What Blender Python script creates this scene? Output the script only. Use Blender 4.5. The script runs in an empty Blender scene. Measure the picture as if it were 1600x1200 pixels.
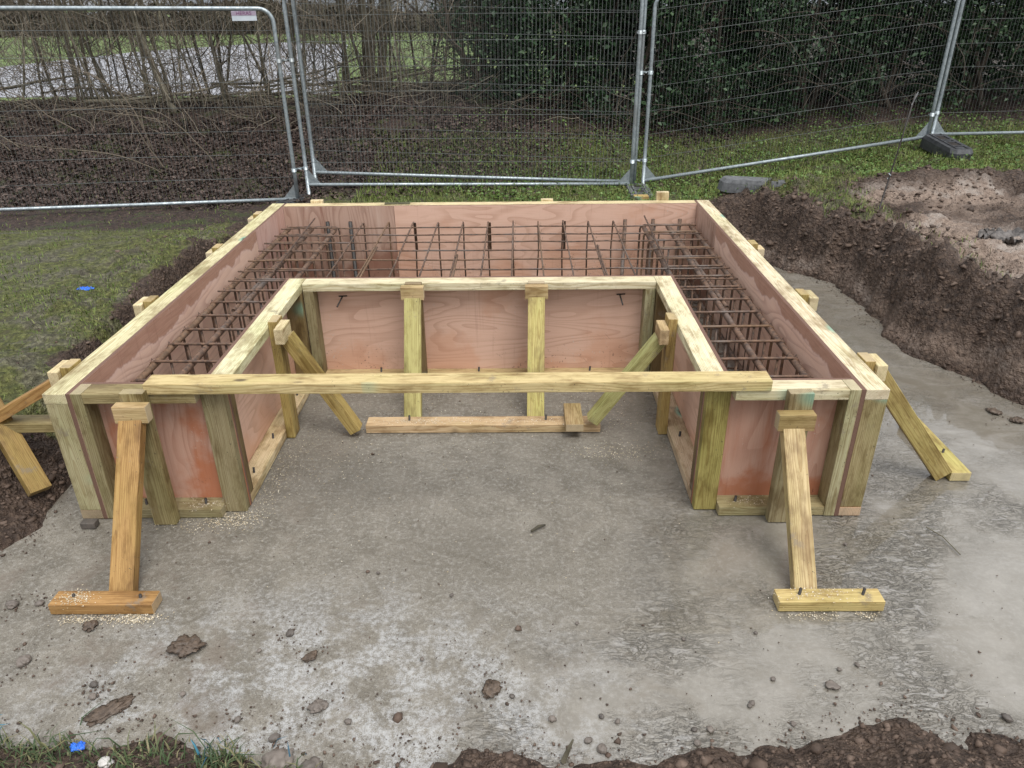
import bpy, bmesh, math, random
import numpy as np
from mathutils import Matrix, Vector
random.seed(7); rng = np.random.default_rng(7)
S = bpy.context.scene
COL = S.collection

# ------------------------------------------------------------------ camera
cd = bpy.data.cameras.new('camera'); cam = bpy.data.objects.new('camera', cd); COL.objects.link(cam)
ri = Vector((0.99993434, 0.00619217, -0.00964272)); up = Vector((0.00577617, 0.45440255, 0.89077773)); fo = Vector((-0.00989752, 0.89077493, -0.45433695))
m = Matrix((ri, up, -fo)).transposed().to_4x4(); m.translation = (0.2300, -2.7417, 2.0715)
cam.matrix_world = m
cd.sensor_width = 36.0; cd.lens = 36 * 1173.7 / 1600; cd.clip_start = 0.05; cd.clip_end = 2000
S.camera = cam

# ------------------------------------------------------------------ light
w = bpy.data.worlds.new('World'); S.world = w; w.use_nodes = True
nt = w.node_tree; bg = nt.nodes['Background']
sky = nt.nodes.new('ShaderNodeTexSky'); sky.sky_type = 'NISHITA'; sky.sun_disc = False
SUN_EL, SUN_AZ = math.radians(62), math.radians(152)      # azimuth clockwise from +Y
sky.sun_elevation = SUN_EL; sky.sun_rotation = SUN_AZ
sky.air_density = 1.0; sky.dust_density = 5.0; sky.ozone_density = 1.0
hs = nt.nodes.new('ShaderNodeHueSaturation'); hs.inputs['Saturation'].default_value = 0.30
nt.links.new(sky.outputs[0], hs.inputs['Color']); cl = nt.nodes.new('ShaderNodeMix'); cl.data_type = 'RGBA'; cl.inputs[0].default_value = 0.70      # overcast: an even cloud deck
tcw = nt.nodes.new('ShaderNodeTexCoord'); sxw = nt.nodes.new('ShaderNodeSeparateXYZ'); nt.links.new(tcw.outputs['Generated'], sxw.inputs[0])
mr = nt.nodes.new('ShaderNodeMapRange'); nt.links.new(sxw.outputs['Z'], mr.inputs[0]); mr.inputs[1].default_value = 0.0; mr.inputs[2].default_value = 1.0; mr.inputs[3].default_value = 0.36; mr.inputs[4].default_value = 1.08
cm = nt.nodes.new('ShaderNodeVectorMath'); cm.operation = 'SCALE'; cm.inputs[0].default_value = (6.4, 6.6, 6.9); nt.links.new(mr.outputs[0], cm.inputs['Scale']); nt.links.new(cm.outputs[0], cl.inputs[7])   # standard overcast: zenith three times the horizon
nt.links.new(hs.outputs[0], cl.inputs[6]); nt.links.new(cl.outputs[2], bg.inputs['Color'])
bg.inputs['Strength'].default_value = 0.15
sl = bpy.data.lights.new('sun', 'SUN'); so = bpy.data.objects.new('sun', sl); COL.objects.link(so)
sl.energy = 1.25; sl.angle = math.radians(32); sl.color = (1.0, 0.965, 0.92)
sd = Vector((math.sin(SUN_AZ) * math.cos(SUN_EL), math.cos(SUN_AZ) * math.cos(SUN_EL), math.sin(SUN_EL)))
so.rotation_euler = sd.to_track_quat('Z', 'Y').to_euler()
S.view_settings.view_transform = 'Standard'; S.view_settings.look = 'None'
S.view_settings.exposure = 0.66; S.view_settings.gamma = 1.0
S.cycles.max_bounces = 6; S.cycles.diffuse_bounces = 3; S.cycles.glossy_bounces = 3

# ------------------------------------------------------------------ node helper
class N:
    def __init__(s, name, rough=0.6, spec=0.5):
        s.m = bpy.data.materials.new(name); s.m.use_nodes = True
        s.t = s.m.node_tree; s.b = s.t.nodes['Principled BSDF']
        s.b.inputs['Roughness'].default_value = rough
        s.b.inputs['Specular IOR Level'].default_value = spec
    def n(s, typ, **k):
        x = s.t.nodes.new(typ)
        for a, v in k.items(): setattr(x, a, v)
        return x
    def put(s, sock, v):
        if hasattr(v, 'is_output'): s.t.links.new(v, sock)
        elif v is not None:
            if sock.type == 'RGBA' and len(v) == 3: v = (*v, 1)
            sock.default_value = v
    def math(s, op, a, b=None, c=None, clamp=False):
        x = s.n('ShaderNodeMath', operation=op, use_clamp=clamp); s.put(x.inputs[0], a)
        if b is not None: s.put(x.inputs[1], b)
        if c is not None: s.put(x.inputs[2], c)
        return x.outputs[0]
    def vmath(s, op, a, b=None):
        x = s.n('ShaderNodeVectorMath', operation=op); s.put(x.inputs[0], a)
        if b is not None: s.put(x.inputs[1], b)
        return x.outputs['Value'] if op in ('LENGTH', 'DISTANCE', 'DOT_PRODUCT') else x.outputs[0]
    def mix(s, f, a, b, mode='MIX'):
        x = s.n('ShaderNodeMix', data_type='RGBA', blend_type=mode); s.put(x.inputs[0], f); s.put(x.inputs[6], a); s.put(x.inputs[7], b)
        return x.outputs[2]
    def noise(s, vec, scale, detail=3.0, rough=0.55, dist=0.0, col=False):
        x = s.n('ShaderNodeTexNoise'); s.put(x.inputs['Vector'], vec); x.inputs['Scale'].default_value = scale
        x.inputs['Detail'].default_value = detail; x.inputs['Roughness'].default_value = rough; x.inputs['Distortion'].default_value = dist
        return x.outputs['Color' if col else 'Fac']
    def vor(s, vec, scale, feature='F1', rand=1.0, out='Distance'):
        x = s.n('ShaderNodeTexVoronoi', feature=feature); s.put(x.inputs['Vector'], vec); x.inputs['Scale'].default_value = scale
        x.inputs['Randomness'].default_value = rand
        return x.outputs[out]
    def ss(s, v, a, b, to0=0.0, to1=1.0):
        x = s.n('ShaderNodeMapRange', interpolation_type='SMOOTHSTEP'); s.put(x.inputs[0], v)
        for i, q in enumerate((a, b, to0, to1)): x.inputs[i + 1].default_value = q
        return x.outputs[0]
    def comb(s, x, y, z):
        c = s.n('ShaderNodeCombineXYZ'); s.put(c.inputs[0], x); s.put(c.inputs[1], y); s.put(c.inputs[2], z); return c.outputs[0]
    def sep(s, v):
        c = s.n('ShaderNodeSeparateXYZ'); s.put(c.inputs[0], v); return c.outputs
    def obj(s): return s.n('ShaderNodeTexCoord').outputs['Object']
    def pos(s): return s.n('ShaderNodeNewGeometry').outputs['Position']
    def island(s): return s.n('ShaderNodeNewGeometry').outputs['Random Per Island']
    def oinfo(s): return s.n('ShaderNodeObjectInfo').outputs
    def ramp(s, f, stops):
        r = s.n('ShaderNodeValToRGB'); s.put(r.inputs[0], f); e = r.color_ramp.elements
        while len(e) < len(stops): e.new(0.5)
        for el, (p, c) in zip(e, stops): el.position = p; el.color = (*c, 1)
        return r.outputs[0]
    def bump(s, h, dist=0.01, strength=1.0, norm=None):
        b = s.n('ShaderNodeBump'); s.put(b.inputs['Height'], h); b.inputs['Distance'].default_value = dist; b.inputs['Strength'].default_value = strength
        if norm is not None: s.put(b.inputs['Normal'], norm)
        return b.outputs[0]
    def done(s, col=None, rough=None, norm=None, metal=None):
        for k, v in (('Base Color', col), ('Roughness', rough), ('Normal', norm), ('Metallic', metal)):
            if v is not None: s.put(s.b.inputs[k], v)
        return s.m

# ------------------------------------------------------------------ materials
def mat_timber():
    n = N('treated_timber', 0.62, 0.35); o = n.obj(); inf = n.oinfo(); x, y, z = n.sep(o)
    r1 = inf['Random']; tint = inf['Color']
    r2 = n.math('FRACT', n.math('MULTIPLY', r1, 17.31)); r3 = n.math('FRACT', n.math('MULTIPLY', r1, 91.7))
    shift = n.math('MULTIPLY', r1, 37.0)
    pl = n.comb(n.math('ADD', n.math('MULTIPLY', x, 1.3), shift), n.math('MULTIPLY', y, 5.0), n.math('MULTIPLY', z, 5.0))
    wob = n.noise(pl, 1.0, 3.0, 0.5)
    pith_y = n.math('MULTIPLY_ADD', r2, 0.12, -0.06); pith_z = n.math('MULTIPLY_ADD', r3, 0.09, -0.075)
    rad = n.math('SQRT', n.math('ADD', n.math('POWER', n.math('ABSOLUTE', n.math('ADD', y, pith_y)), 2.0), n.math('POWER', n.math('ABSOLUTE', n.math('ADD', z, pith_z)), 2.0)))
    rad = n.math('ADD', rad, n.math('MULTIPLY', wob, 0.05))
    ring = n.math('FRACT', n.math('MULTIPLY', rad, 150.0))
    late = n.ss(ring, 0.45, 0.97)
    fib = n.noise(n.comb(n.math('ADD', n.math('MULTIPLY', x, 4.0), shift), n.math('MULTIPLY', y, 260.0), n.math('MULTIPLY', z, 260.0)), 1.0, 2.0, 0.6)
    # knots
    kv = n.comb(n.math('ADD', n.math('MULTIPLY', x, 4.2), shift), n.math('MULTIPLY_ADD', y, 9.0, n.math('MULTIPLY', z, 3.0)), r1)
    kd = n.vor(kv, 1.0); kmask = n.ss(kd, 0.06, 0.17, 1.0, 0.0); khalo = n.ss(kd, 0.12, 0.36, 1.0, 0.0)
    krand = n.sep(n.vor(kv, 1.0, out='Color'))[0]
    kon = n.ss(krand, 0.5, 0.54); gon = n.ss(krand, 0.82, 0.86)
    c = n.mix(n.math('MULTIPLY', late, 0.52), tint, n.mix(1.0, tint, (0.56, 0.44, 0.28), 'MULTIPLY'))
    c = n.mix(n.ss(fib, 0.35, 0.72, 0.0, 0.7), c, n.mix(1.0, c, (0.64, 0.58, 0.48), 'MULTIPLY'))
    big = n.noise(n.comb(n.math('ADD', n.math('MULTIPLY', x, 2.2), shift), n.math('MULTIPLY', y, 9.0), n.math('MULTIPLY', z, 9.0)), 1.0, 4.0, 0.6)
    c = n.mix(n.ss(big, 0.42, 0.75, 0.0, 0.5), c, n.mix(1.0, c, (0.74, 0.84, 0.62), 'MULTIPLY'))        # green preservative
    big2 = n.noise(n.comb(n.math('SUBTRACT', n.math('MULTIPLY', x, 3.1), shift), n.math('MULTIPLY', y, 7.0), n.math('MULTIPLY', z, 7.0)), 1.0, 4.0, 0.65)
    c = n.mix(n.ss(big2, 0.48, 0.66, 0.0, 0.85), c, n.mix(1.0, c, (0.52, 0.45, 0.37), 'MULTIPLY'))      # grime and damp
    big3 = n.noise(n.comb(n.math('ADD', n.math('MULTIPLY', x, 9.0), shift), n.math('MULTIPLY', y, 34.0), n.math('MULTIPLY', z, 34.0)), 1.0, 5.0, 0.7)
    c = n.mix(n.ss(big3, 0.46, 0.68, 0.0, 0.72), c, n.mix(1.0, c, (0.60, 0.54, 0.45), 'MULTIPLY'))
    nv = n.n('ShaderNodeVectorTransform', vector_type='NORMAL', convert_from='WORLD', convert_to='OBJECT'); n.put(nv.inputs[0], n.n('ShaderNodeNewGeometry').outputs['True Normal'])
    endm = n.ss(n.math('ABSOLUTE', n.sep(nv.outputs[0])[0]), 0.8, 0.9)
    c = n.mix(n.math('MULTIPLY', endm, n.math('MULTIPLY_ADD', r2, 0.5, 0.1)), c, n.mix(n.ss(ring, 0.3, 0.9, 0.0, 0.5), (0.62, 0.53, 0.38), (0.40, 0.30, 0.18)))   # sawn end grain
    c = n.mix(n.math('MULTIPLY', n.math('MULTIPLY', khalo, gon), 0.75), c, (0.17, 0.40, 0.31))
    c = n.mix(n.math('MULTIPLY', n.math('MULTIPLY', kmask, kon), 0.85), c, (0.07, 0.045, 0.025))
    sp = n.ss(n.noise(o, 95.0, 2.0, 0.6), 0.66, 0.72); spm = n.ss(n.noise(o, 7.0, 2.0), 0.5, 0.6)
    c = n.mix(n.math('MULTIPLY', n.math('MULTIPLY', sp, spm), 0.8), c, (0.055, 0.042, 0.030))            # mud flecks
    smr = n.math('MULTIPLY', n.ss(n.noise(o, 11.0, 6.0, 0.75), 0.58, 0.66), n.ss(n.noise(n.vmath('ADD', o, n.comb(shift, shift, 0.0)), 3.0, 2.0), 0.47, 0.6))
    c = n.mix(n.math('MULTIPLY', smr, 0.6), c, (0.20, 0.165, 0.125))                                       # dried slurry smears
    h = n.math('ADD', n.math('MULTIPLY', fib, 0.5), n.math('MULTIPLY', late, -0.35))
    return n.done(c, n.ss(big2, 0.4, 0.75, 0.68, 0.42), n.bump(h, 0.0016, 0.75))

def mat_ply(name, base, line, stain, vertical=False, band=0.0, orange=0.5, wet=0.55):
    """rotary-cut plywood; local x along the sheet, local z up (0 at the foot)"""
    n = N(name, 0.55, 0.4); o = n.obj(); inf = n.oinfo(); x, y, z = n.sep(o)
    sh = n.math('MULTIPLY', inf['Random'], 23.0)
    a, b = (z, x) if vertical else (x, z)
    cv = n.comb(n.math('ADD', n.math('MULTIPLY', a, 0.75), sh), n.math('MULTIPLY', b, 3.6), n.math('MULTIPLY', y, 3.0))
    f = n.noise(cv, 1.0, 2.0, 0.45, 0.25)
    con = n.math('FRACT', n.math('MULTIPLY', f, 17.0))
    ln = n.math('MULTIPLY', n.ss(con, 0.45, 0.97), n.ss(n.noise(n.comb(x, z, 1.7), 3.0, 3.0), 0.3, 0.6, 0.35, 1.0))
    fib = n.noise(n.comb(n.math('MULTIPLY', a, 6.0), n.math('MULTIPLY', b, 170.0), y), 1.0, 2.0, 0.6)
    c = n.mix(n.math('MULTIPLY', ln, 0.5), base, line)
    c = n.mix(n.ss(fib, 0.35, 0.8, 0.0, 0.35), c, n.mix(1.0, c, (0.78, 0.66, 0.6), 'MULTIPLY'))
    if vertical:
        stv = n.noise(n.comb(n.math('ADD', n.math('MULTIPLY', x, 11.0), sh), n.math('MULTIPLY', z, 0.9), 2.0), 1.0, 5.0, 0.7)
        c = n.mix(n.ss(stv, 0.50, 0.70, 0.0, 0.65), c, stain); c = n.mix(n.ss(stv, 0.30, 0.45, 0.5, 0.0), c, n.mix(0.5, base, (0.62, 0.50, 0.42)))
    blo = n.noise(n.comb(n.math('ADD', x, sh), z, sh), 2.6, 5.0, 0.62)
    blo2 = n.noise(n.comb(n.math('ADD', x, sh), n.math('MULTIPLY', z, 0.5), 3.3), 5.5, 4.0, 0.6)
    low = n.ss(z, 0.0, 0.42, 0.22, 0.0)
    st = n.ss(n.math('ADD', blo, low), 0.56, 0.72)
    c = n.mix(n.math('MULTIPLY', st, orange), c, stain)
    if band > 0:
        edge = n.math('ADD', n.noise(n.comb(x, 0.0, sh), 2.4, 5.0, 0.6), n.math('MULTIPLY', blo2, 0.25))
        lim = n.math('MULTIPLY_ADD', edge, 0.26, 0.62 - band - 0.16)
        bm = n.ss(n.math('SUBTRACT', z, lim), -0.004, 0.006)
        bc = n.mix(n.ss(fib, 0.3, 0.8), (0.40, 0.215, 0.148), (0.28, 0.145, 0.095))
        c = n.mix(n.math('MULTIPLY', bm, 0.8), c, bc)
        edge2 = n.math('MULTIPLY', n.ss(n.math('SUBTRACT', z, lim), -0.03, 0.0), n.ss(n.math('SUBTRACT', z, lim), 0.0, 0.012, 1.0, 0.0))
        c = n.mix(n.math('MULTIPLY', edge2, 0.25), c, (0.66, 0.50, 0.46))
    run = n.noise(n.comb(n.math('MULTIPLY', x, 42.0), n.math('MULTIPLY', z, 2.0), sh), 1.0, 3.0, 0.6)
    c = n.mix(n.ss(run, 0.58, 0.74, 0.0, 0.3), c, n.mix(1.0, c, (0.62, 0.52, 0.5), 'MULTIPLY'))
    spl = n.ss(n.noise(o, 60.0, 3.0, 0.6), 0.62, 0.68); splm = n.math('MULTIPLY', n.ss(n.noise(o, 4.0, 2.0), 0.48, 0.62), n.ss(z, 0.02, 0.3, 1.0, 0.1))
    c = n.mix(n.math('MULTIPLY', spl, n.math('MULTIPLY', splm, 0.8)), c, (0.055, 0.03, 0.024))
    spt = n.math('MULTIPLY', n.ss(n.noise(o, 85.0, 2.0, 0.5), 0.66, 0.70), n.ss(n.noise(o, 3.0, 3.0), 0.5, 0.62))
    c = n.mix(n.math('MULTIPLY', spt, 0.6), c, (0.52, 0.48, 0.43))                                       # grout splashes
    scf = n.noise(n.comb(n.math('MULTIPLY', n.math('ADD', x, z), 30.0), n.math('MULTIPLY', n.math('SUBTRACT', x, z), 3.0), sh), 1.0, 3.0, 0.7)
    c = n.mix(n.math('MULTIPLY', n.ss(scf, 0.66, 0.72), n.ss(n.noise(o, 2.2, 2.0), 0.5, 0.62, 0.0, 0.5)), c, n.mix(1.0, c, (0.55, 0.5, 0.48), 'MULTIPLY'))
    h = n.math('ADD', fib, n.math('MULTIPLY', ln, -0.4))
    return n.done(c, n.ss(blo, 0.35, 0.7, wet, wet * 0.6), n.bump(h, 0.0008, 0.6))

def mat_plyedge():
    n = N('plywood_edge', 0.7); o = n.obj(); x, y, z = n.sep(o)
    l = n.math('FRACT', n.math('MULTIPLY_ADD', y, 210.0, n.math('MULTIPLY', n.noise(o, 9.0), 0.5)))
    c = n.mix(n.ss(l, 0.4, 0.6), (0.20, 0.115, 0.080), (0.095, 0.046, 0.031))
    return n.done(c, None, n.bump(l, 0.001, 0.5))

def mat_rebar():
    n = N('rusty_rebar', 0.72, 0.4); p = n.pos(); inf = n.oinfo()
    a = n.noise(p, 38.0, 4.0, 0.65); b = n.noise(p, 5.0, 3.0)
    c = n.mix(n.ss(a, 0.35, 0.65), (0.065, 0.043, 0.033), (0.175, 0.105, 0.068))
    c = n.mix(n.ss(b, 0.5, 0.7, 0.0, 0.65), c, (0.13, 0.115, 0.105))
    c = n.mix(n.ss(inf['Random'], 0.8, 1.0, 0.0, 0.45), c, (0.20, 0.12, 0.06))
    return n.done(c, n.ss(b, 0.4, 0.7, 0.75, 0.45), n.bump(a, 0.001, 0.6))

def mat_galv():
    n = N('galvanised_steel', 0.42, 0.5); p = n.pos()
    a = n.noise(p, 30.0, 4.0, 0.6); b = n.noise(p, 3.0, 3.0)
    c = n.mix(n.ss(a, 0.35, 0.7), (0.40, 0.45, 0.47), (0.24, 0.28, 0.30))
    c = n.mix(n.ss(b, 0.55, 0.7, 0.0, 0.5), c, (0.20, 0.20, 0.19))
    return n.done(c, n.ss(a, 0.3, 0.7, 0.34, 0.55), n.bump(a, 0.0006, 0.4), 0.55)

def mat_slab():
    n = N('wet_concrete', 0.5, 0.5); p = n.pos(); x, y, z = n.sep(p)
    P2 = n.comb(x, y, 0.0)
    n1 = n.noise(P2, 0.9, 5.0, 0.6); n2 = n.noise(P2, 6.0, 5.0, 0.65); n3 = n.noise(P2, 48.0, 5.0, 0.72); n4 = n.noise(P2, 160.0, 3.0, 0.65)
    g1 = n.noise(P2, 270.0, 2.0, 0.6)
    # wetter towards the right-hand trench and along the front
    wetf = n.math('ADD', n.ss(n.math('ADD', x, n.ss(y, -1.2, -0.3, 0.75, 0.0)), -0.1, 1.9, 0.0, 0.66), n.math('MULTIPLY', n1, 0.62))
    tren = n.math('MULTIPLY', n.ss(x, 1.6, 2.0), n.ss(y, -0.1, 0.9)); film = n.math('MULTIPLY', n.ss(n.noise(P2, 1.3, 3.0, 0.5), 0.45, 0.60), n.ss(n.math('ADD', x, n.ss(y, -1.3, -0.2, 0.7, 0.0)), 0.5, 1.8))
    wet = n.math('MAXIMUM', n.ss(wetf, 0.46, 0.84), tren)
    c = n.mix(n.ss(n2, 0.30, 0.70), (0.118, 0.104, 0.080), (0.212, 0.192, 0.156))
    c = n.mix(n.ss(n1, 0.40, 0.60, 0.0, 0.5), c, (0.160, 0.144, 0.116))
    c = n.mix(n.ss(n3, 0.47, 0.68, 0.0, 0.65), c, (0.300, 0.285, 0.255))
    dry = n.math('SUBTRACT', 1.0, wet)
    c = n.mix(n.math('MULTIPLY', n.ss(g1, 0.58, 0.70), n.math('MULTIPLY_ADD', dry, 0.45, 0.1)), c, (0.46, 0.44, 0.40))     # sand grains
    c = n.mix(n.math('MULTIPLY', n.ss(n4, 0.54, 0.66), n.math('MULTIPLY_ADD', dry, 0.55, 0.2)), c, (0.070, 0.062, 0.052))     # pits
    c = n.mix(n.math('MULTIPLY', wet, 0.45), c, (0.225, 0.208, 0.178))
    arc = n.noise(n.comb(n.math('MULTIPLY', n.vmath('DISTANCE', P2, (-0.9, -2.2, 0.0)), 26.0), n.math('MULTIPLY', n.math('ADD', x, y), 0.8), 0.0), 1.0, 3.0, 0.6)
    c = n.mix(n.math('MULTIPLY', n.ss(arc, 0.50, 0.68, 0.0, 0.35), dry), c, n.mix(1.0, c, (0.74, 0.72, 0.68), 'MULTIPLY'))
    # silt drawn into ridges by the rain
    wv = n.vmath('ADD', n.comb(n.math('MULTIPLY', x, 13.0), n.math('MULTIPLY', y, 30.0), 0.0), n.vmath('MULTIPLY', n.noise(P2, 3.0, 3.0, 0.6, 0.0, True), (2.5, 2.5, 0.0)))
    rip = n.noise(wv, 1.0, 5.0, 0.62, 1.2); rip2 = n.noise(wv, 2.3, 4.0, 0.6, 0.8)
    crease = n.math('MAXIMUM', n.ss(n.math('ABSOLUTE', n.math('SUBTRACT', rip, 0.5)), 0.0, 0.028, 1.0, 0.0), n.math('MULTIPLY', n.ss(n.math('ABSOLUTE', n.math('SUBTRACT', rip2, 0.5)), 0.0, 0.03, 1.0, 0.0), 0.7))
    cmask = n.math('MULTIPLY', n.ss(n.noise(P2, 1.7, 5.0, 0.62), 0.40, 0.56), n.math('MULTIPLY', n.math('MULTIPLY_ADD', wet, 0.85, 0.08), n.math('SUBTRACT', 1.0, n.math('MAXIMUM', n.math('MULTIPLY', tren, 0.6), n.math('MULTIPLY', film, 0.85)))))
    c = n.mix(n.math('MULTIPLY', n.math('MULTIPLY', crease, cmask), 0.72), c, (0.075, 0.070, 0.060))
    pale = n.math('MULTIPLY', n.ss(rip, 0.54, 0.64), cmask)
    c = n.mix(n.math('MULTIPLY', pale, 0.5), c, (0.37, 0.36, 0.345))
    # silt swirled by standing water
    sw = n.noise(n.comb(n.math('MULTIPLY', x, 1.5), n.math('MULTIPLY', y, 2.6), 4.0), 1.6, 7.0, 0.66, 2.2)
    c = n.mix(n.math('MULTIPLY', n.ss(sw, 0.54, 0.66), n.math('MULTIPLY', wet, 0.4)), c, (0.31, 0.295, 0.27))
    c = n.mix(n.math('MULTIPLY', n.ss(sw, 0.36, 0.47, 1.0, 0.0), n.math('MULTIPLY', wet, 0.6)), c, (0.165, 0.143, 0.110))
    c = n.mix(n.math('MULTIPLY', film, 0.62), c, n.mix(n.ss(n2, 0.3, 0.7), (0.215, 0.198, 0.166), (0.275, 0.256, 0.220)))        # skin of settled silt
    c = n.mix(n.math('MULTIPLY', tren, n.ss(sw, 0.40, 0.60, 0.75, 0.25)), c, (0.150, 0.132, 0.102))        # brown silt under the trench water
    # lime bloom near the front left
    bl = n.math('MULTIPLY', n.ss(n.vmath('DISTANCE', n.comb(n.math('MULTIPLY', x, 0.62), y, 0.0), (-0.28, -1.1, 0.0)), 0.25, 0.85, 1.0, 0.0), n.ss(n.noise(P2, 4.6, 7.0, 0.72, 0.3), 0.43, 0.56))
    bl = n.math('MULTIPLY', bl, n.ss(n.math('ADD', n.math('MULTIPLY', n3, 0.6), n.math('MULTIPLY', g1, 0.4)), 0.42, 0.55, 0.12, 1.0))
    c = n.mix(n.math('MULTIPLY', bl, 0.44), c, (0.52, 0.535, 0.55))
    # soil trodden in, and darker damp patches
    so_ = n.math('MULTIPLY', n.ss(n.noise(P2, 3.1, 6.0, 0.68), 0.53, 0.66), n.ss(n.math('ADD', n.math('MULTIPLY', x, -1.0), n.math('MULTIPLY', y, -0.6)), -0.2, 2.2, 0.1, 0.75))
    c = n.mix(so_, c, (0.135, 0.107, 0.082))
    c = n.mix(n.ss(n.noise(P2, 1.6, 4.0, 0.6), 0.52, 0.64, 0.0, 0.38), c, n.mix(1.0, c, (0.66, 0.65, 0.62), 'MULTIPLY'))
    rough = n.mix(wet, (0.60, 0.60, 0.60), n.mix(n.ss(n.noise(P2, 2.6, 4.0, 0.6), 0.40, 0.60), (0.06, 0.06, 0.06), (0.30, 0.30, 0.30)))
    rough = n.mix(bl, rough, (0.6, 0.6, 0.6)); rough = n.mix(n.math('MAXIMUM', film, n.math('MULTIPLY', tren, 0.8)), rough, (0.045, 0.045, 0.045))
    h = n.math('ADD', n.math('ADD', n.math('MULTIPLY', n2, 0.8), n.math('MULTIPLY', n3, 0.40)), n.math('ADD', n.math('MULTIPLY', n4, 0.14), n.math('MULTIPLY', g1, 0.06)))
    h = n.math('MULTIPLY', n.math('MULTIPLY', h, n.math('MULTIPLY_ADD', wet, -0.72, 1.0)), n.math('MULTIPLY_ADD', n.math('MAXIMUM', film, tren), -0.75, 1.0))
    h = n.math('ADD', h, n.math('MULTIPLY', n.math('SUBTRACT', n.math('MULTIPLY', rip, 0.6), n.math('MULTIPLY', crease, 0.28)), cmask))
    n.put(n.b.inputs['Coat Weight'], n.math('MAXIMUM', n.math('MULTIPLY', film, 0.9), n.math('MAXIMUM', n.math('MULTIPLY', wet, 0.6), tren))); n.b.inputs['Coat Roughness'].default_value = 0.03; n.b.inputs['Coat IOR'].default_value = 1.5   # standing water
    return n.done(c, rough, n.bump(h, 0.011, 0.9))

def mat_ground():
    """soil, worn turf, leaf litter and verge, chosen by the masks stored on the terrain"""
    n = N('earth', 0.75, 0.35); p = n.pos()
    at = n.n('ShaderNodeVertexColor'); at.layer_name = 'zone'; g, l, mud = n.sep(at.outputs['Color'])[:3]
    a = n.noise(p, 3.0, 6.0, 0.65); b = n.noise(p, 22.0, 5.0, 0.7); d = n.noise(p, 90.0, 3.0, 0.6)
    soil = n.mix(n.ss(b, 0.35, 0.68), (0.046, 0.030, 0.021), (0.112, 0.076, 0.054))
    soil = n.mix(n.ss(a, 0.5, 0.68, 0.0, 0.5), soil, (0.150, 0.104, 0.076))
    soil = n.mix(n.ss(d, 0.6, 0.72, 0.0, 0.35), soil, (0.20, 0.15, 0.125))
    mudc = n.mix(n.ss(b, 0.35, 0.7), (0.30, 0.228, 0.180), (0.165, 0.120, 0.092)); mudc = n.mix(n.ss(a, 0.50, 0.64, 0.0, 0.7), mudc, (0.37, 0.325, 0.285))
    c = n.mix(mud, soil, mudc)
    gr = n.mix(n.ss(b, 0.35, 0.65), (0.062, 0.072, 0.017), (0.150, 0.158, 0.047)); gr = n.mix(n.ss(a, 0.47, 0.60, 0.0, 0.65), gr, n.mix(n.ss(b, 0.4, 0.6), (0.080, 0.069, 0.050), (0.170, 0.152, 0.118)))
    gr = n.mix(n.ss(n.noise(p, 9.0, 5.0, 0.7), 0.52, 0.64, 0.0, 0.6), gr, (0.075, 0.062, 0.044))
    c = n.mix(n.ss(n.math('ADD', g, n.math('MULTIPLY_ADD', b, 0.6, -0.3)), 0.35, 0.65), c, gr)
    li = n.mix(n.ss(b, 0.4, 0.62), (0.034, 0.022, 0.017), (0.085, 0.055, 0.042)); li = n.mix(n.ss(a, 0.52, 0.62, 0.0, 0.85), li, (0.055, 0.068, 0.018))
    c = n.mix(l, c, li)
    v1 = n.vor(p, 34.0); v2 = n.vor(p, 95.0)
    c = n.mix(n.math('MULTIPLY', n.ss(v1, 0.25, 0.65), n.math('SUBTRACT', 1.0, mud)), c, n.mix(1.0, c, (0.62, 0.60, 0.60), 'MULTIPLY'))
    h = n.math('ADD', n.math('ADD', n.math('MULTIPLY', b, 0.9), n.math('MULTIPLY', d, 0.3)), n.math('ADD', n.math('MULTIPLY', v1, -0.75), n.math('MULTIPLY', v2, -0.35)))
    rr = n.ss(a, 0.35, 0.65, 0.82, 0.5)
    return n.done(c, rr, n.bump(h, 0.028, 0.9))

def mat_simple(name, stops, rough=0.7, scale=30.0, bump=0.002, island=0.0, spec=0.4, metal=None, orand=0.0):
    n = N(name, rough, spec); p = n.obj(); f = n.noise(p, scale, 4.0, 0.6)
    if island: f = n.math('ADD', n.math('MULTIPLY', f, 1 - island), n.math('MULTIPLY', n.island(), island))
    if orand: f = n.math('ADD', n.math('MULTIPLY', f, 1 - orand), n.math('MULTIPLY', n.oinfo()['Random'], orand))
    return n.done(n.ramp(f, stops), None, n.bump(f, bump, 0.6) if bump else None, metal)

TIM = mat_timber()
PLY_P = mat_ply('pink_plywood', (0.65, 0.435, 0.335), (0.43, 0.25, 0.175), (0.53, 0.245, 0.13), orange=0.35)
PLY_B = mat_ply('banded_plywood', (0.72, 0.505, 0.395), (0.42, 0.235, 0.185), (0.40, 0.18, 0.11), band=0.060, orange=0.10)
PLY_V = mat_ply('brown_plywood', (0.44, 0.30, 0.235), (0.22, 0.12, 0.085), (0.22, 0.10, 0.064), vertical=True, orange=0.8)
PLY_W = mat_ply('pale_plywood', (0.60, 0.405, 0.345), (0.42, 0.235, 0.185), (0.42, 0.20, 0.13), vertical=True, orange=0.08)
PLY_E = mat_ply('orange_plywood', (0.52, 0.315, 0.235), (0.34, 0.155, 0.10), (0.42, 0.15, 0.072), vertical=True, orange=0.85)
PEDGE = mat_plyedge(); REBAR = mat_rebar(); GALV = mat_galv(); SLAB = mat_slab(); EARTH = mat_ground()
WIRE = mat_simple('fence_wire', [(0.3, (0.085, 0.095, 0.095)), (0.7, (0.20, 0.215, 0.21))], 0.5, 8.0, 0, metal=0.2)
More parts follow.
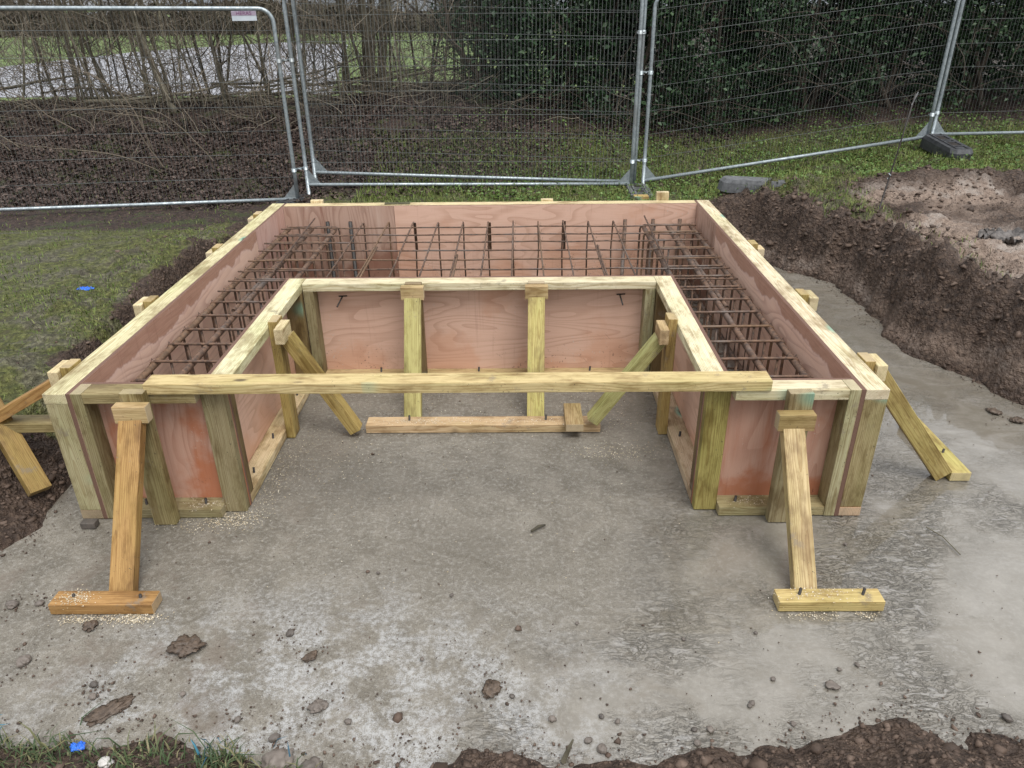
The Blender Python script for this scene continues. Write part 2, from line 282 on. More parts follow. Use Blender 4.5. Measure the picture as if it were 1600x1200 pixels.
SOIL = mat_simple('soil_clods', [(0.2, (0.036, 0.024, 0.017)), (0.55, (0.092, 0.062, 0.045)), (0.85, (0.180, 0.130, 0.100))], 0.7, 24.0, 0.012, island=0.4)
STONE = mat_simple('stone', [(0.25, (0.07, 0.062, 0.055)), (0.6, (0.16, 0.135, 0.115)), (0.9, (0.24, 0.21, 0.185))], 0.55, 25.0, 0.004, orand=0.35)
MUDM = mat_simple('mud', [(0.3, (0.052, 0.038, 0.028)), (0.7, (0.125, 0.090, 0.064))], 0.45, 55.0, 0.012)
BARK = mat_simple('bark', [(0.25, (0.045, 0.040, 0.028)), (0.55, (0.110, 0.098, 0.066)), (0.9, (0.22, 0.20, 0.15))], 0.85, 14.0, 0.004, orand=0.5)
TWIG = mat_simple('twigs', [(0.2, (0.070, 0.055, 0.040)), (0.6, (0.160, 0.130, 0.095)), (0.95, (0.34, 0.30, 0.23))], 0.8, 6.0, 0, island=0.7)
DTWIG = mat_simple('dark_stems', [(0.2, (0.030, 0.024, 0.018)), (0.7, (0.085, 0.068, 0.052))], 0.85, 6.0, 0, island=0.7)
LITTER = mat_simple('dead_leaves', [(0.1, (0.022, 0.015, 0.012)), (0.55, (0.060, 0.040, 0.032)), (0.85, (0.105, 0.074, 0.060)), (0.98, (0.22, 0.17, 0.14))], 0.75, 20.0, 0, island=0.75)
def leafmat(name, stops, rough):
    m_ = mat_simple(name, stops, rough, 12.0, 0, island=0.7, spec=0.25)
    return m_
IVY = leafmat('ivy_leaves', [(0.15, (0.008, 0.021, 0.009)), (0.6, (0.026, 0.056, 0.024)), (0.93, (0.10, 0.155, 0.080))], 0.40)
COVER = leafmat('ground_cover', [(0.15, (0.040, 0.080, 0.016)), (0.55, (0.088, 0.155, 0.036)), (0.92, (0.18, 0.26, 0.09))], 0.5)
GRASS = leafmat('grass_blades', [(0.1, (0.055, 0.090, 0.016)), (0.5, (0.115, 0.165, 0.034)), (0.8, (0.185, 0.215, 0.062)), (0.98, (0.34, 0.31, 0.16))], 0.6)
TUSS = leafmat('tussock_blades', [(0.1, (0.030, 0.055, 0.022)), (0.5, (0.065, 0.095, 0.040)), (0.75, (0.16, 0.15, 0.075)), (0.98, (0.34, 0.30, 0.18))], 0.6)
FARG = mat_simple('far_verge', [(0.3, (0.075, 0.115, 0.028)), (0.7, (0.13, 0.18, 0.048))], 0.8, 0.6, 0)
TARMAC = mat_simple('pale_tarmac', [(0.3, (0.23, 0.235, 0.255)), (0.7, (0.31, 0.31, 0.335))], 0.35, 0.8, 0)
HILLM = mat_simple('far_hill', [(0.3, (0.10, 0.115, 0.13)), (0.7, (0.16, 0.17, 0.18))], 0.9, 0.02, 0)
RUBBER = mat_simple('black_rubber', [(0.3, (0.030, 0.031, 0.034)), (0.7, (0.075, 0.078, 0.084))], 0.55, 18.0, 0.003)
CONC = mat_simple('grey_block', [(0.3, (0.075, 0.078, 0.082)), (0.7, (0.16, 0.165, 0.17))], 0.8, 20.0, 0.006)
BLUE = mat_simple('blue_plastic', [(0.3, (0.02, 0.11, 0.55)), (0.7, (0.04, 0.20, 0.75))], 0.35, 20.0, 0.002)
BLUEROPE = mat_simple('blue_fibre', [(0.3, (0.015, 0.07, 0.11)), (0.7, (0.04, 0.17, 0.24))], 0.6, 20.0, 0, island=.8)
WHITE = mat_simple('white_plate', [(0.3, (0.45, 0.50, 0.55)), (0.7, (0.58, 0.63, 0.68))], 0.4, 9.0, 0)
PURPLE = mat_simple('purple_print', [(0.3, (0.16, 0.05, 0.13)), (0.7, (0.22, 0.08, 0.19))], 0.5, 9.0, 0)
DARK = mat_simple('dark_steel', [(0.3, (0.016, 0.014, 0.013)), (0.7, (0.05, 0.042, 0.036))], 0.5, 40.0, 0)
SAW = mat_simple('sawdust', [(0.2, (0.40, 0.32, 0.20)), (0.6, (0.58, 0.50, 0.36)), (0.95, (0.74, 0.70, 0.60))], 0.9, 60.0, 0, island=0.8)
CLOTH = mat_simple('silt_cloth', [(0.35, (0.035, 0.032, 0.030)), (0.6, (0.15, 0.135, 0.125))], 0.55, 22.0, 0.02)

# ------------------------------------------------------------------ building helpers
WORLD = {}
def link(o, parent=None, world=None):
    world = world if world is not None else Matrix.Identity(4)
    COL.objects.link(o)
    if parent is not None:
        o.parent = parent; o.matrix_local = WORLD[parent].inverted() @ world
    else: o.matrix_local = world
    WORLD[o] = world
    return o
def tag(o, label=None, cat=None, group=None, kind=None):
    for k, v in (('label', label), ('category', cat), ('group', group), ('kind', kind)):
        if v: o[k] = v
    return o
def thing(name, loc, label, cat, group=None):
    o = bpy.data.objects.new(name, None); o.empty_display_size = 0.1
    link(o, None, Matrix.Translation(loc)); return tag(o, label, cat, group)
def npmesh(name, V, F, mat, smooth=False):
    V = np.asarray(V, dtype=np.float32).reshape(-1, 3); F = np.asarray(F, dtype=np.int32); k = F.shape[1]
    me = bpy.data.meshes.new(name); me.vertices.add(len(V)); me.vertices.foreach_set('co', V.ravel())
    me.loops.add(F.size); me.loops.foreach_set('vertex_index', F.ravel())
    me.polygons.add(len(F)); me.polygons.foreach_set('loop_start', np.arange(0, F.size, k, dtype=np.int32))
    if smooth: me.polygons.foreach_set('use_smooth', np.ones(len(F), dtype=bool))
    me.update(calc_edges=True); me.validate()
    if mat: me.materials.append(mat)
    return me
def mobj(name, me, parent=None, world=None): return link(bpy.data.objects.new(name, me), parent, world)

BOXC = {}
def boxmesh(L, W, T, mat, bev=0.0035, edge=None, warp=0.0):
    """bevelled board centred on the origin, length on x; edge = material of the cut edges of a plywood sheet"""
    key = (round(L, 4), round(W, 4), round(T, 4), mat.name, bev)
    if key in BOXC: return BOXC[key]
    bm = bmesh.new(); bmesh.ops.create_cube(bm, size=1.0)
    for v in bm.verts: v.co = Vector((v.co.x * L, v.co.y * W, v.co.z * T))
    if bev: bmesh.ops.bevel(bm, geom=list(bm.edges), offset=bev, segments=2, profile=0.6, affect='EDGES')
    me = bpy.data.meshes.new('board'); bm.to_mesh(me); bm.free(); me.materials.append(mat)
    if edge:
        me.materials.append(edge)
        for p in me.polygons:
            if abs(p.normal.y) < 0.5: p.material_index = 1
    BOXC[key] = me; return me

# timber tints (piece colours, with shading contrast put into the darker uprights)
PALE = (0.70, 0.665, 0.50); PALE2 = (0.76, 0.73, 0.60); OLIVE = (0.31, 0.265, 0.15); GREENY = (0.46, 0.445, 0.31)
YEL = (0.44, 0.34, 0.15); ORA = (0.44, 0.275, 0.12); BROWN = (0.22, 0.16, 0.09); TAN = (0.58, 0.46, 0.29); PINKISH = (0.60, 0.46, 0.33); GREY = (0.315, 0.28, 0.185); FRESH = (0.74, 0.655, 0.48)
def jit(c, a=0.06):
    c = (c[0] * 0.98, c[1] * 0.945, c[2] * 0.82)
    k = 1 + random.uniform(-a, a); return tuple(max(0.0, v * k * (1 + random.uniform(-a, a) * 0.4)) for v in c) + (1.0,)
def board(name, xr, yr, zr, tint, parent, mat=None, bev=0.0035):
    mat = mat or TIM
    d = [xr[1] - xr[0], yr[1] - yr[0], zr[1] - zr[0]]; c = Vector(((xr[0] + xr[1]) / 2, (yr[0] + yr[1]) / 2, (zr[0] + zr[1]) / 2))
    ax = max(range(3), key=lambda i: d[i])
    if ax == 0: X, Y, Z = (1, 0, 0), (0, 1, 0), (0, 0, 1)
    elif ax == 1: X, Y, Z = (0, 1, 0), (-1, 0, 0), (0, 0, 1)
    else: X, Y, Z = (0, 0, 1), (0, 1, 0), (-1, 0, 0)
    R = Matrix((X, Y, Z)).transposed()
    dims = [abs(Vector(a).dot(Vector(d))) for a in (X, Y, Z)]
    o = mobj(name, boxmesh(*dims, mat, bev), parent, Matrix.Translation(c) @ R.to_4x4()); o.color = jit(tint); return o
def strut(name, p0, p1, wd, th, side, tint, parent):
    """board from p0 to p1 (centres of its ends); wd measured along 'side', th at right angles"""
    p0, p1 = Vector(p0), Vector(p1); X = (p1 - p0).normalized(); Y = Vector(side); Y = (Y - X * Y.dot(X)).normalized(); Z = X.cross(Y)
    R = Matrix((X, Y, Z)).transposed().to_4x4(); R.translation = (p0 + p1) / 2
    o = mobj(name, boxmesh((p1 - p0).length, wd, th, TIM), parent, R); o.color = jit(tint); return o
def sheet(name, p0, p1, z0, z1, th, mat, parent):
    """plywood between plan points p0, p1; local x along it, z up from its foot"""
    p0, p1 = Vector((*p0, z0)), Vector((*p1, z0)); X = (p1 - p0).normalized(); Y = Vector((0, 0, 1)).cross(X)
    R = Matrix((X, Y, Vector((0, 0, 1)))).transposed().to_4x4(); R.translation = (p0 + p1) / 2
    me = boxmesh((p1 - p0).length, th, z1 - z0, mat, 0.001, PEDGE).copy(); me.transform(Matrix.Translation((0, 0, (z1 - z0) / 2)))
    return mobj(name, me, parent, R)
def ringframe(pts):
    P = np.asarray(pts, float); T = np.gradient(P, axis=0); T /= np.linalg.norm(T, axis=1)[:, None] + 1e-9
    ref = np.array([0.31, 0.17, 0.93]) if abs(T[:, 2]).mean() < 0.8 else np.array([0.93, 0.31, 0.11])
    U = np.cross(T, ref); U /= np.linalg.norm(U, axis=1)[:, None] + 1e-9; return P, U, np.cross(T, U)
class Tubes:
    def __init__(s): s.V = []; s.F = []; s.k = 0
    def add(s, pts, r, n=6, cap=True):
        P, U, Wv = ringframe(pts); m_ = len(P); r = np.broadcast_to(np.asarray(r, float), (m_,))
        a = np.arange(n) * 2 * math.pi / n
        ring = P[:, None] + r[:, None, None] * (np.cos(a)[None, :, None] * U[:, None] + np.sin(a)[None, :, None] * Wv[:, None])
        s.V.append(ring.reshape(-1, 3)); i = np.arange(m_ - 1)[:, None] * n; j = np.arange(n)[None]; j2 = (j + 1) % n
        s.F.append(np.stack([i + j, i + j2, i + n + j2, i + n + j], -1).reshape(-1, 4) + s.k)
        k0 = s.k; s.k += m_ * n
        if cap:
            for e, q in ((0, P[0]), ((m_ - 1) * n, P[-1])):
                s.V.append(q[None]); c = s.k; s.k += 1
                s.F.append(np.array([[k0 + e + a_, k0 + e + (a_ + 1) % n, c, c] for a_ in range(n)]))
        return s
    def mesh(s, name, mat, smooth=True):
        V = np.concatenate(s.V); F = np.concatenate(s.F)
        tri = F[:, 2] == F[:, 3]
        me = bpy.data.meshes.new(name)
        if len(F) < 6000:
            me.from_pydata(V.tolist(), [], [tuple(f[:3]) if t else tuple(f) for f, t in zip(F.tolist(), tri)])
        else:
            Q = F[~tri]; T3 = F[tri][:, :3]
            me.vertices.add(len(V)); me.vertices.foreach_set('co', V.astype(np.float32).ravel())
            li = np.concatenate([Q.ravel(), T3.ravel()]).astype(np.int32)
            me.loops.add(len(li)); me.loops.foreach_set('vertex_index', li)
            st = np.concatenate([np.arange(len(Q)) * 4, len(Q) * 4 + np.arange(len(T3)) * 3]).astype(np.int32)
            me.polygons.add(len(st)); me.polygons.foreach_set('loop_start', st); me.update(calc_edges=True)
        if smooth: me.polygons.foreach_set('use_smooth', np.ones(len(me.polygons), dtype=bool))
        me.materials.append(mat); me.update(); return me
def rod(name, pts, r, mat, parent, n=6):
    return mobj(name, Tubes().add(pts, r, n).mesh(name, mat), parent)

def vnoise(x, y, seed=0):
    xi = np.floor(x).astype(np.int64); yi = np.floor(y).astype(np.int64); fx = x - xi; fy = y - yi
    fx = fx * fx * (3 - 2 * fx); fy = fy * fy * (3 - 2 * fy)
    def h(a, b):
        q = (a * 374761393 + b * 668265263 + seed * 1442695041) & 0xffffffff
        q = ((q ^ (q >> 13)) * 1274126177) & 0xffffffff; return ((q ^ (q >> 16)) & 0xffff) / 65535.0
    return (h(xi, yi) * (1 - fx) + h(xi + 1, yi) * fx) * (1 - fy) + (h(xi, yi + 1) * (1 - fx) + h(xi + 1, yi + 1) * fx) * fy
def fbm(x, y, oct=4, seed=0, g=0.5):
    s = 0; a = 1; t = 0
    for i in range(oct): s = s + a * (vnoise(x, y, seed + i) - 0.5); t += a; a *= g; x = x * 2.03 + 7.1; y = y * 2.03 + 3.7
    return s / t * 2
def sst(v, a, b): t = np.clip((v - a) / (b - a), 0, 1); return t * t * (3 - 2 * t)

# ------------------------------------------------------------------ terrain
PIT = np.array([(-2.24, 4.0), (2.3, 4.0), (2.44, 3.6), (2.74, 3.1), (2.75, 2.6), (2.77, 1.9), (2.87, 1.6), (3.0, 1.24), (3.1, 1.03), (3.4, .3), (3.7, -.6), (3.6, -1.5),
    (2.4, -1.5), (1.98, -1.27), (1.78, -1.17), (1.53, -1.045), (1.40, -1.05), (1.23, -1.09), (.96, -1.155), (.6, -1.23), (.3, -1.25), (.05, -1.16), (-.10, -1.18), (-.2, -1.25), (-.5, -1.25), (-.69, -1.19), (-.95, -1.12), (-1.15, -1.12), (-1.46, -1.09), (-2.0, -1.1), (-2.7, -.9),
    (-2.6, -.45), (-1.99, -.26), (-1.88, -.05), (-1.96, .25), (-2.13, .9), (-2.22, 2.4)])
def pitdist(x, y):
    """distance to the pit outline, negative inside"""
    sh = x.shape; x = x.ravel(); y = y.ravel(); d2 = np.full(x.shape, 1e9); ins = np.zeros(x.shape, bool); n = len(PIT)
    for i in range(n):
        ax, ay = PIT[i]; bx, by = PIT[(i + 1) % n]; ex, ey = bx - ax, by - ay
        t = np.clip(((x - ax) * ex + (y - ay) * ey) / (ex * ex + ey * ey), 0, 1)
        d2 = np.minimum(d2, (x - ax - t * ex) ** 2 + (y - ay - t * ey) ** 2)
        c = ((ay > y) != (by > y)) & (x < ex * (y - ay) / (ey if abs(ey) > 1e-9 else 1e-9) + ax); ins ^= c
    d = np.sqrt(d2); return np.where(ins, -d, d).reshape(sh)
def terrain(x, y, detail=True):
    d = pitdist(x, y) + 0.10 * fbm(x * 2.6, y * 2.6, 3, 5) + 0.03 * fbm(x * 11, y * 11, 2, 9)
    def prof(v, a, b): t = np.clip((v - a) / (b - a), 0, 1); return .8 * t + .2 * t * t * (3 - 2 * t)
    left = sst(-x, 1.7, 2.4) * sst(y, -0.9, 0.6); right = sst(x, 1.6, 2.8) * sst(y, -1.0, 0.2) * (1 - .75 * sst(y, 4.5, 5.5) * (1 - sst(x, 2.6, 4.9))); front = sst(-y, 0.5, 1.0)
    g = 0.24 - 0.13 * left * sst(y, 3.6, 4.8) + 0.08 * left * (1 - sst(y, 3.0, 4.4)) + 0.22 * right + 0.05 * sst(x, 3.5, 6)
    g = g * (1 - front) + front * (0.085 + 0.10 * sst(-y, 1.25, 2.2) + 0.16 * sst(x, 0.5, 1.5) * sst(-y, 1.0, 1.3))
    wid = 0.42 - 0.23 * left - 0.13 * right + 0.05 * front + 0.2 * left * (1 - sst(y, 0.2, 1.0))
    z = g * (sst(d, -0.02, wid) * (1 - right) + right * prof(d, -0.01, wid))
    ybase = 5.75 + 0.42 * np.clip(x - 1.6, 0, 4) * 0.35
    lb = 1 - sst(x, 0.0, 3.0)
    bank = (0.66 * lb + 0.38 * (1 - lb)) * sst(y - ybase, 0.0, 2.9) - lb * 0.95 * sst(y, 9.3, 13.5) - (1 - lb) * 0.5 * sst(y, 10, 14)
    z = z + bank
    z = z - 0.25 * sst(y, 12, 20)
    rough = sst(d, -0.05, 0.12)
    if detail:
        soilzone = rough * (1 - sst(d, 0.55, 0.95)) + 0.5 * right * rough
        z = z + 0.085 * right * soilzone * (np.abs(fbm(x * 5.5, y * 5.5, 4, 91, .6)) * 2 - .5) + 0.060 * fbm(x * 3.1, y * 3.1, 4, 21) * np.clip(soilzone + 0.3 * rough, 0, 1.3) + 0.030 * np.abs(fbm(x * 13, y * 13, 3, 31)) * np.clip(soilzone + 0.2, 0, 1.2) * rough
        z = z + 0.16 * np.exp(-(((x - 4.3) / 0.9) ** 2 + ((y - 4.35) / 0.45) ** 2)) * (1 + 0.6 * fbm(x * 5, y * 5, 3, 8)) * sst(x, 3.0, 3.6)
        z = z + 0.09 * np.exp(-(((x - 3.05) / 0.6) ** 2 + ((y - 4.75) / 0.3) ** 2))
    z = z - 0.10 * (1 - sst(d, -0.08, 0.02))
    return z, d
def axis(lo, a, b, hi, fine, grow):
    v = list(np.arange(a, b + 1e-6, fine)); s = fine; t = b
    while t < hi: s *= grow; t += s; v.append(t)
    s = fine; t = a; w_ = []
    while t > lo: s *= grow; t -= s; w_.append(t)
    return np.array(w_[::-1] + v)
gx = axis(-90, -5.2, 6.2, 90, 0.023, 1.09); gy = axis(-6, -1.75, 6.3, 130, 0.023, 1.07)
GX, GY = np.meshgrid(gx, gy); GZ, GD = terrain(GX, GY)
ny, nx = GX.shape; idx = np.arange(ny * nx).reshape(ny, nx)
F = np.stack([idx[:-1, :-1], idx[:-1, 1:], idx[1:, 1:], idx[1:, :-1]], -1).reshape(-1, 4)
me = npmesh('ground', np.stack([GX, GY, GZ], -1), F, EARTH, True)
litter = sst(GY - (5.45 + 0.25 * fbm(GX * 1.3, GY * 1.3, 3, 3)), 0, 0.35) * (1 - sst(GX + 0.5 * fbm(GX, GY, 3, 17), 0.0, 1.2) * (1 - sst(GY, 7.0, 7.8)))
litter = np.maximum(litter, sst(GY + .15 * fbm(GX * 3, GY * 3, 3, 6), 4.15, 4.4) * sst(-GX, 1.6, 2.3))
grass = sst(GD + 0.18 * fbm(GX * 3, GY * 3, 4, 41) + .29 * (GX < 0), 0.42, 0.58) * (1 - sst(GX, 3.0, 3.5) * (1 - sst(GY + 0.3 * fbm(GX * 2, GY * 2, 3, 2), 4.55, 4.85))) * sst(GY, -0.2, 0.6)
grass = np.clip(grass * (1 - litter), 0, 1)
mud = sst(GX, 2.9, 3.3) * sst(GD, 0.35, 0.55) * (1 - sst(GY, 3.9, 4.4)) * sst(fbm(GX * 1.7, GY * 1.7, 4, 77), -0.5, 0.1)
mud = np.maximum(mud, 0.55 * sst(GD, 0.0, 0.05) * (1 - sst(GD, 0.05, 0.12)) * sst(GX, 2.2, 2.6))
ca = me.color_attributes.new('zone', 'FLOAT_COLOR', 'POINT')
ca.data.foreach_set('color', np.stack([grass, litter, np.clip(mud, 0, 1), np.ones_like(mud)], -1).astype(np.float32).ravel())
tag(mobj('ground', me), kind='structure')
def tz(x, y): return terrain(np.asarray(x, float), np.asarray(y, float))[0]
def tzs(x, y): return float(tz([x], [y])[0])

# concrete slab: a slightly uneven cast sheet
sx = np.linspace(-3.2, 4.1, 150); sy = np.linspace(-1.9, 4.3, 130); SX, SY = np.meshgrid(sx, sy)
SZ = 0.004 * fbm(SX * 1.5, SY * 1.5, 3, 60) - 0.004; ii = np.arange(SX.size).reshape(SX.shape)
FS = np.stack([ii[:-1, :-1], ii[:-1, 1:], ii[1:, 1:], ii[1:, :-1]], -1).reshape(-1, 4)
tag(mobj('concrete_slab', npmesh('concrete_slab', np.stack([SX, SY, SZ], -1), FS, SLAB, True)), kind='structure')

# beyond the thicket: paved yard, verge, hills
def flat(name, pts, mat, th=0.05):
    n_ = len(pts); V = [tuple(p) for p in pts] + [(p[0], p[1], p[2] - th) for p in pts]
    me = bpy.data.meshes.new(name); me.from_pydata(V, [], [tuple(range(n_)), tuple(range(2 * n_ - 1, n_ - 1, -1))] + [(i, i + n_, (i + 1) % n_ + n_, (i + 1) % n_) for i in range(n_)])
    me.materials.append(mat); return mobj(name, me)
tag(flat('paved_yard', [(-60, 17.5, .02), (-4.5, 17.5, .02), (-9, 42, .03), (-14, 46, .03), (-18.5, 37.5, .02), (-19.5, 27.5, .02), (-60, 20, .02)], TARMAC, .6), kind='structure')
tag(flat('grass_verge', [(-90, 14, .0), (40, 14, .0), (60, 62, .0), (-90, 62, .0)], FARG, .6), kind='structure')
hx = np.linspace(-260, 260, 80); V = []; 
for i, x in enumerate(hx):
    t = 9 + 7 * math.sin(x * 0.017 + 1) + 4 * math.sin(x * 0.05)
    V += [(x, 250, -2), (x, 262, t * 0.35), (x, 290, t * 0.62), (x, 330, -2)]
FH = [(4 * i + j, 4 * i + 4 + j, 4 * i + 5 + j, 4 * i + 1 + j) for i in range(79) for j in range(3)]
me = bpy.data.meshes.new('hills'); me.from_pydata(V, [], FH); me.materials.append(HILLM); tag(mobj('hills', me), kind='structure')
me = bpy.data.meshes.new('far_land'); me.from_pydata([(-700, 55, -.6), (700, 55, -.6), (700, 900, -.6), (-700, 900, -.6)], [], [(0, 1, 2, 3)]); me.materials.append(FARG); tag(mobj('far_fields', me), kind='structure')

# ------------------------------------------------------------------ formwork
H, R_, P_ = 0.637, 0.097, 0.018; T_ = 0.047
XO = 1.7515; L_ = 3.2957; XI = 1.132; YI = 1.4643
fw = thing('timber_formwork', (0, 0, 0), 'U-shaped formwork box of pink plywood and pale timber framing on the concrete slab', 'formwork')
def pin(parent, x, y, z, h=0.028, r=0.006): return rod('pin', [(x, y, z - 0.02), (x + 0.003, y, z + h)], r, DARK, parent, 6)
for s in (-1, 1):
    X = lambda a, b: tuple(sorted((s * a, s * b)))
    # outer side wall, frame outside, ply inside
    tr = board('top_rail', X(XO, XO - R_), (0, L_), (H - T_, H), PALE2 if s > 0 else PALE, fw)
    board('bottom_rail', X(XO, XO - R_), (0, L_), (0, T_), BROWN if s < 0 else (0.42, 0.19, 0.09), fw)
    board('stud', X(XO - .001, XO - R_ + .001), (0.001, T_), (T_, H - T_), GREENY if s < 0 else (0.37, .335, .20), fw)
    for y in (0.62, 1.22, 1.82, 2.42, L_ - T_): board('stud', X(XO - .002, XO - R_ + .002), (y, y + T_ - .001), (T_, H - T_), OLIVE, fw)
    ys = 2.49 if s < 0 else 2.54; xm = s * (XO - R_ - P_ / 2)
    if s < 0:
        sheet('plywood_sheet', (xm, 0), (xm, ys - .002), 0, H, P_, PLY_B, fw); sheet('plywood_sheet', (xm, ys), (xm, L_ - .001), 0, H - .001, P_, PLY_W, fw)
    else:
        sheet('plywood_sheet', (xm, 0), (xm, ys - .002), 0, H, P_, PLY_B, fw); sheet('plywood_sheet', (xm, ys), (xm, L_ - .001), 0, H - .001, P_, PLY_V, fw)['label'] = 'brown streaked plywood at the far end of the right side'
    xf = XO - R_ - P_      # inner face of the outer ply
    # end panel
    xin = XI - R_ - P_     # inner face of the U
    sheet('plywood_sheet', *sorted([(s * xf - s * .001, R_ + P_ / 2), (s * xin, R_ + P_ / 2)]), 0, H - .002, P_, PLY_E, fw)
    board('stud', X(xf, xf - T_), (0, R_), (0, H), GREY if s < 0 else GREENY, fw)
    rl = 1.118 if s < 0 else 1.122
    board('top_rail', X(xf - T_, rl), (0.001, R_), (H - T_ - .001, H - .001), OLIVE if s < 0 else PALE2, fw)
    br = board('bottom_rail', X(xf - T_, 1.116 if s < 0 else 1.12), (0.004, R_), (0, T_), GREY if s < 0 else (.38, .335, .215), fw)
    pin(br, s * 1.2, 0.05, T_); pin(br, s * 1.47, 0.045, T_)
    board('stud', X(1.119, 1.019), (0.05, R_), (0, H - .003), GREY if s < 0 else (.36, .32, .13), fw)
    # inner side panel, frame towards the middle of the U
    y0 = R_ + P_ + .001
    sheet('plywood_sheet', (s * (XI - P_ / 2), y0), (s * (XI - P_ / 2), YI - P_ - .001), 0, H - .001, P_, PLY_P, fw)
    board('top_rail', X(XI - P_, XI - P_ - R_), (y0, YI - P_), (H - T_, H), PALE2, fw)
    br = board('bottom_rail', X(XI - P_, XI - P_ - R_), (y0 + .002, YI - P_), (0, T_), FRESH if s < 0 else (0.60, 0.50, 0.40), fw)
    pin(br, s * 1.06, 0.30, T_); pin(br, s * 1.06, 0.62, T_); pin(br, s * 1.06, 1.1, T_)
    board('stud', X(XI - P_ - .001, XI - P_ - R_ + .001), (y0, y0 + T_), (T_, H - T_), BROWN, fw)
    board('stud', X(XI - P_ - .001, XI - P_ - R_ + .001), (YI - P_ - R_ - T_, YI - P_ - R_ - .002), (T_, H - T_), (0.22, 0.165, 0.09), fw)
    board('stud', X(XI - P_ - R_ - .001, XI - P_ - R_ - T_ - .012), (YI - P_ - R_, YI - P_ - .001), (T_, H - T_), GREY if s < 0 else GREENY, fw)
# back wall
yb = L_ - R_ - P_
sheet('plywood_sheet', (-XO + R_ + P_ + .001, yb + P_ / 2), (-.757, yb + P_ / 2), 0, H - .001, P_, PLY_V, fw)['label'] = 'dark brown stained plywood at the back left'
sheet('plywood_sheet', (-.755, yb + P_ / 2), (XO - R_ - P_ - .001, yb + P_ / 2), 0, H, P_, PLY_P, fw)
board('top_rail', (-XO + R_ + P_ + .001, XO - R_ - P_ - .001), (yb + P_, L_ - .001), (H - T_, H), FRESH, fw)
board('bottom_rail', (-XO + R_ + P_ + .001, XO - R_ - P_ - .001), (yb + P_, L_ - .001), (0, T_), BROWN, fw)
for x in (-1.2, -.6, 0, .6, 1.2): board('stud', (x, x + T_), (yb + P_ + .001, L_ - .003), (T_, H - T_), OLIVE, fw)
# inner back wall
xw = XI - P_ - R_
sheet('plywood_sheet', (-XI + .001, YI - P_ / 2), (XI - .001, YI - P_ / 2), 0, H - .001, P_, PLY_P, fw)
board('top_rail', (-xw + .001, xw - .001), (YI - P_ - R_, YI - P_ - .001), (H - T_, H - .001), PALE2, fw)
br = board('bottom_rail', (-xw + .001, xw - .001), (YI - P_ - R_, YI - P_ - .001), (0, T_), TAN, fw)
for x in (-.62, -.02, .66): pin(br, x, YI - .06, T_)
for x, dx in ((-.815, -.012), (.825, .006)):
    rod('nail', [(x, YI - P_, .522), (x + dx, YI - .12, .497)], .0045, DARK, fw, 6)
    rod('nail', [(x - .02, YI - P_ - .004, .526), (x + .03, YI - P_ - .004, .528)], .004, DARK, fw, 5)
# posts nailed over the frames, with their blocks
def post_block(post, blk, tp=YEL, tb=TAN):
    board('post', *post, tp, fw); board('block', *blk, tb, fw)
def side_post(s, y, top, tp, tb):
    X = lambda a, b: tuple(sorted((s * a, s * b)))
    board('post', X(XO + .001, XO + T_), (y - .049, y + .049), (0, top), tp, fw)
    far = y > 1.8; board('block', X(XO + T_ + .001, XO + 2 * T_), (y - (.05 if far else .07), y + (.05 if far else .062)), (top - (.11 if far else .088), top - (.035 if far else .012)), tb, fw)
for y, t in ((.275, .650), (1.10, .648), (2.12, .639), (2.99, .640)): side_post(-1, y, t, YEL, FRESH)
for y, t in ((.30, .646), (1.15, .643), (2.11, .640)): side_post(1, y, t, YEL, FRESH)
for x, t in ((-1.395, .656), (.46, .650), (1.385, .70)):
    board('post', (x - .049, x + .049), (L_ + .001, L_ + T_), (0, t), FRESH, fw)
for x, t in ((-.735, .639),): board('packer', (x - .1, x + .1), (L_ - .075, L_ - .03), (H, t + .006), (.12, .125, .08), fw, bev=.001)

# ------------------------------------------------------------------ braces
def brace(label, loc): return thing('timber_brace', loc, label, 'brace', 'timber braces propping the formwork')
b = brace('orange brown brace with long foot board at the front left corner', (-1.33, -.5, 0))
board('post', (-1.405, -1.305), (-T_, -.001), (0, .662), OLIVE, b); board('block', (-1.42, -1.283), (-.096, -T_ - .001), (.55, .626), TAN, b)
strut('strut', (-1.357, -.078, .552), (-1.333, -.489, .012), .095, .047, (1, 0, 0), ORA, b)
fb = board('foot_board', (-1.565, -1.168), (-.597, -.518), (0, .047), ORA, b); pin(fb, -1.49, -.55, T_, .012); pin(fb, -1.23, -.555, T_, .014)
b = brace('clean tan brace with foot board at the front right corner', (1.33, -.5, 0))
board('post', (1.327, 1.426), (-T_, -.001), (0, .645), GREY, b); board('block', (1.28, 1.43), (-.096, -T_ - .001), (.497, .572), BROWN if False else (.40, .31, .17), b)
strut('strut', (1.347, -.074, .5), (1.334, -.495, .012), .088, .047, (1, 0, 0), TAN, b)
fb = board('foot_board', (1.205, 1.602), (-.592, -.518), (0, .047), (0.60, 0.49, .26), b); pin(fb, 1.29, -.55, T_, .03); pin(fb, 1.53, -.552, T_, .03)
b = brace('pair of green stained struts running from the inner wall to one long floor board', (0, .8, 0))
for x, c in ((-.372, (.42, .40, .19)), (.329, (.52, .46, .20))):
    board('post', (x - .047, x + .047), (1.300, 1.346), (0, .648), BROWN, b); board('block', (x - .065, x + .065), (1.253, 1.299), (.568, .645), TAN, b)
    strut('strut', (x, 1.275, .572), (x * .965, .866, .014), .095, .047, (1, 0, 0), c, b)
fb = board('foot_board', (-.598, .663), (.744, .841), (0, .047), PINKISH, b)
for x in (-.37, .37): pin(fb, x, .8, T_, .03)
mb = board('block', (.472, .566), (.668, .905), (.048, .092), (.37, .29, .17), b)
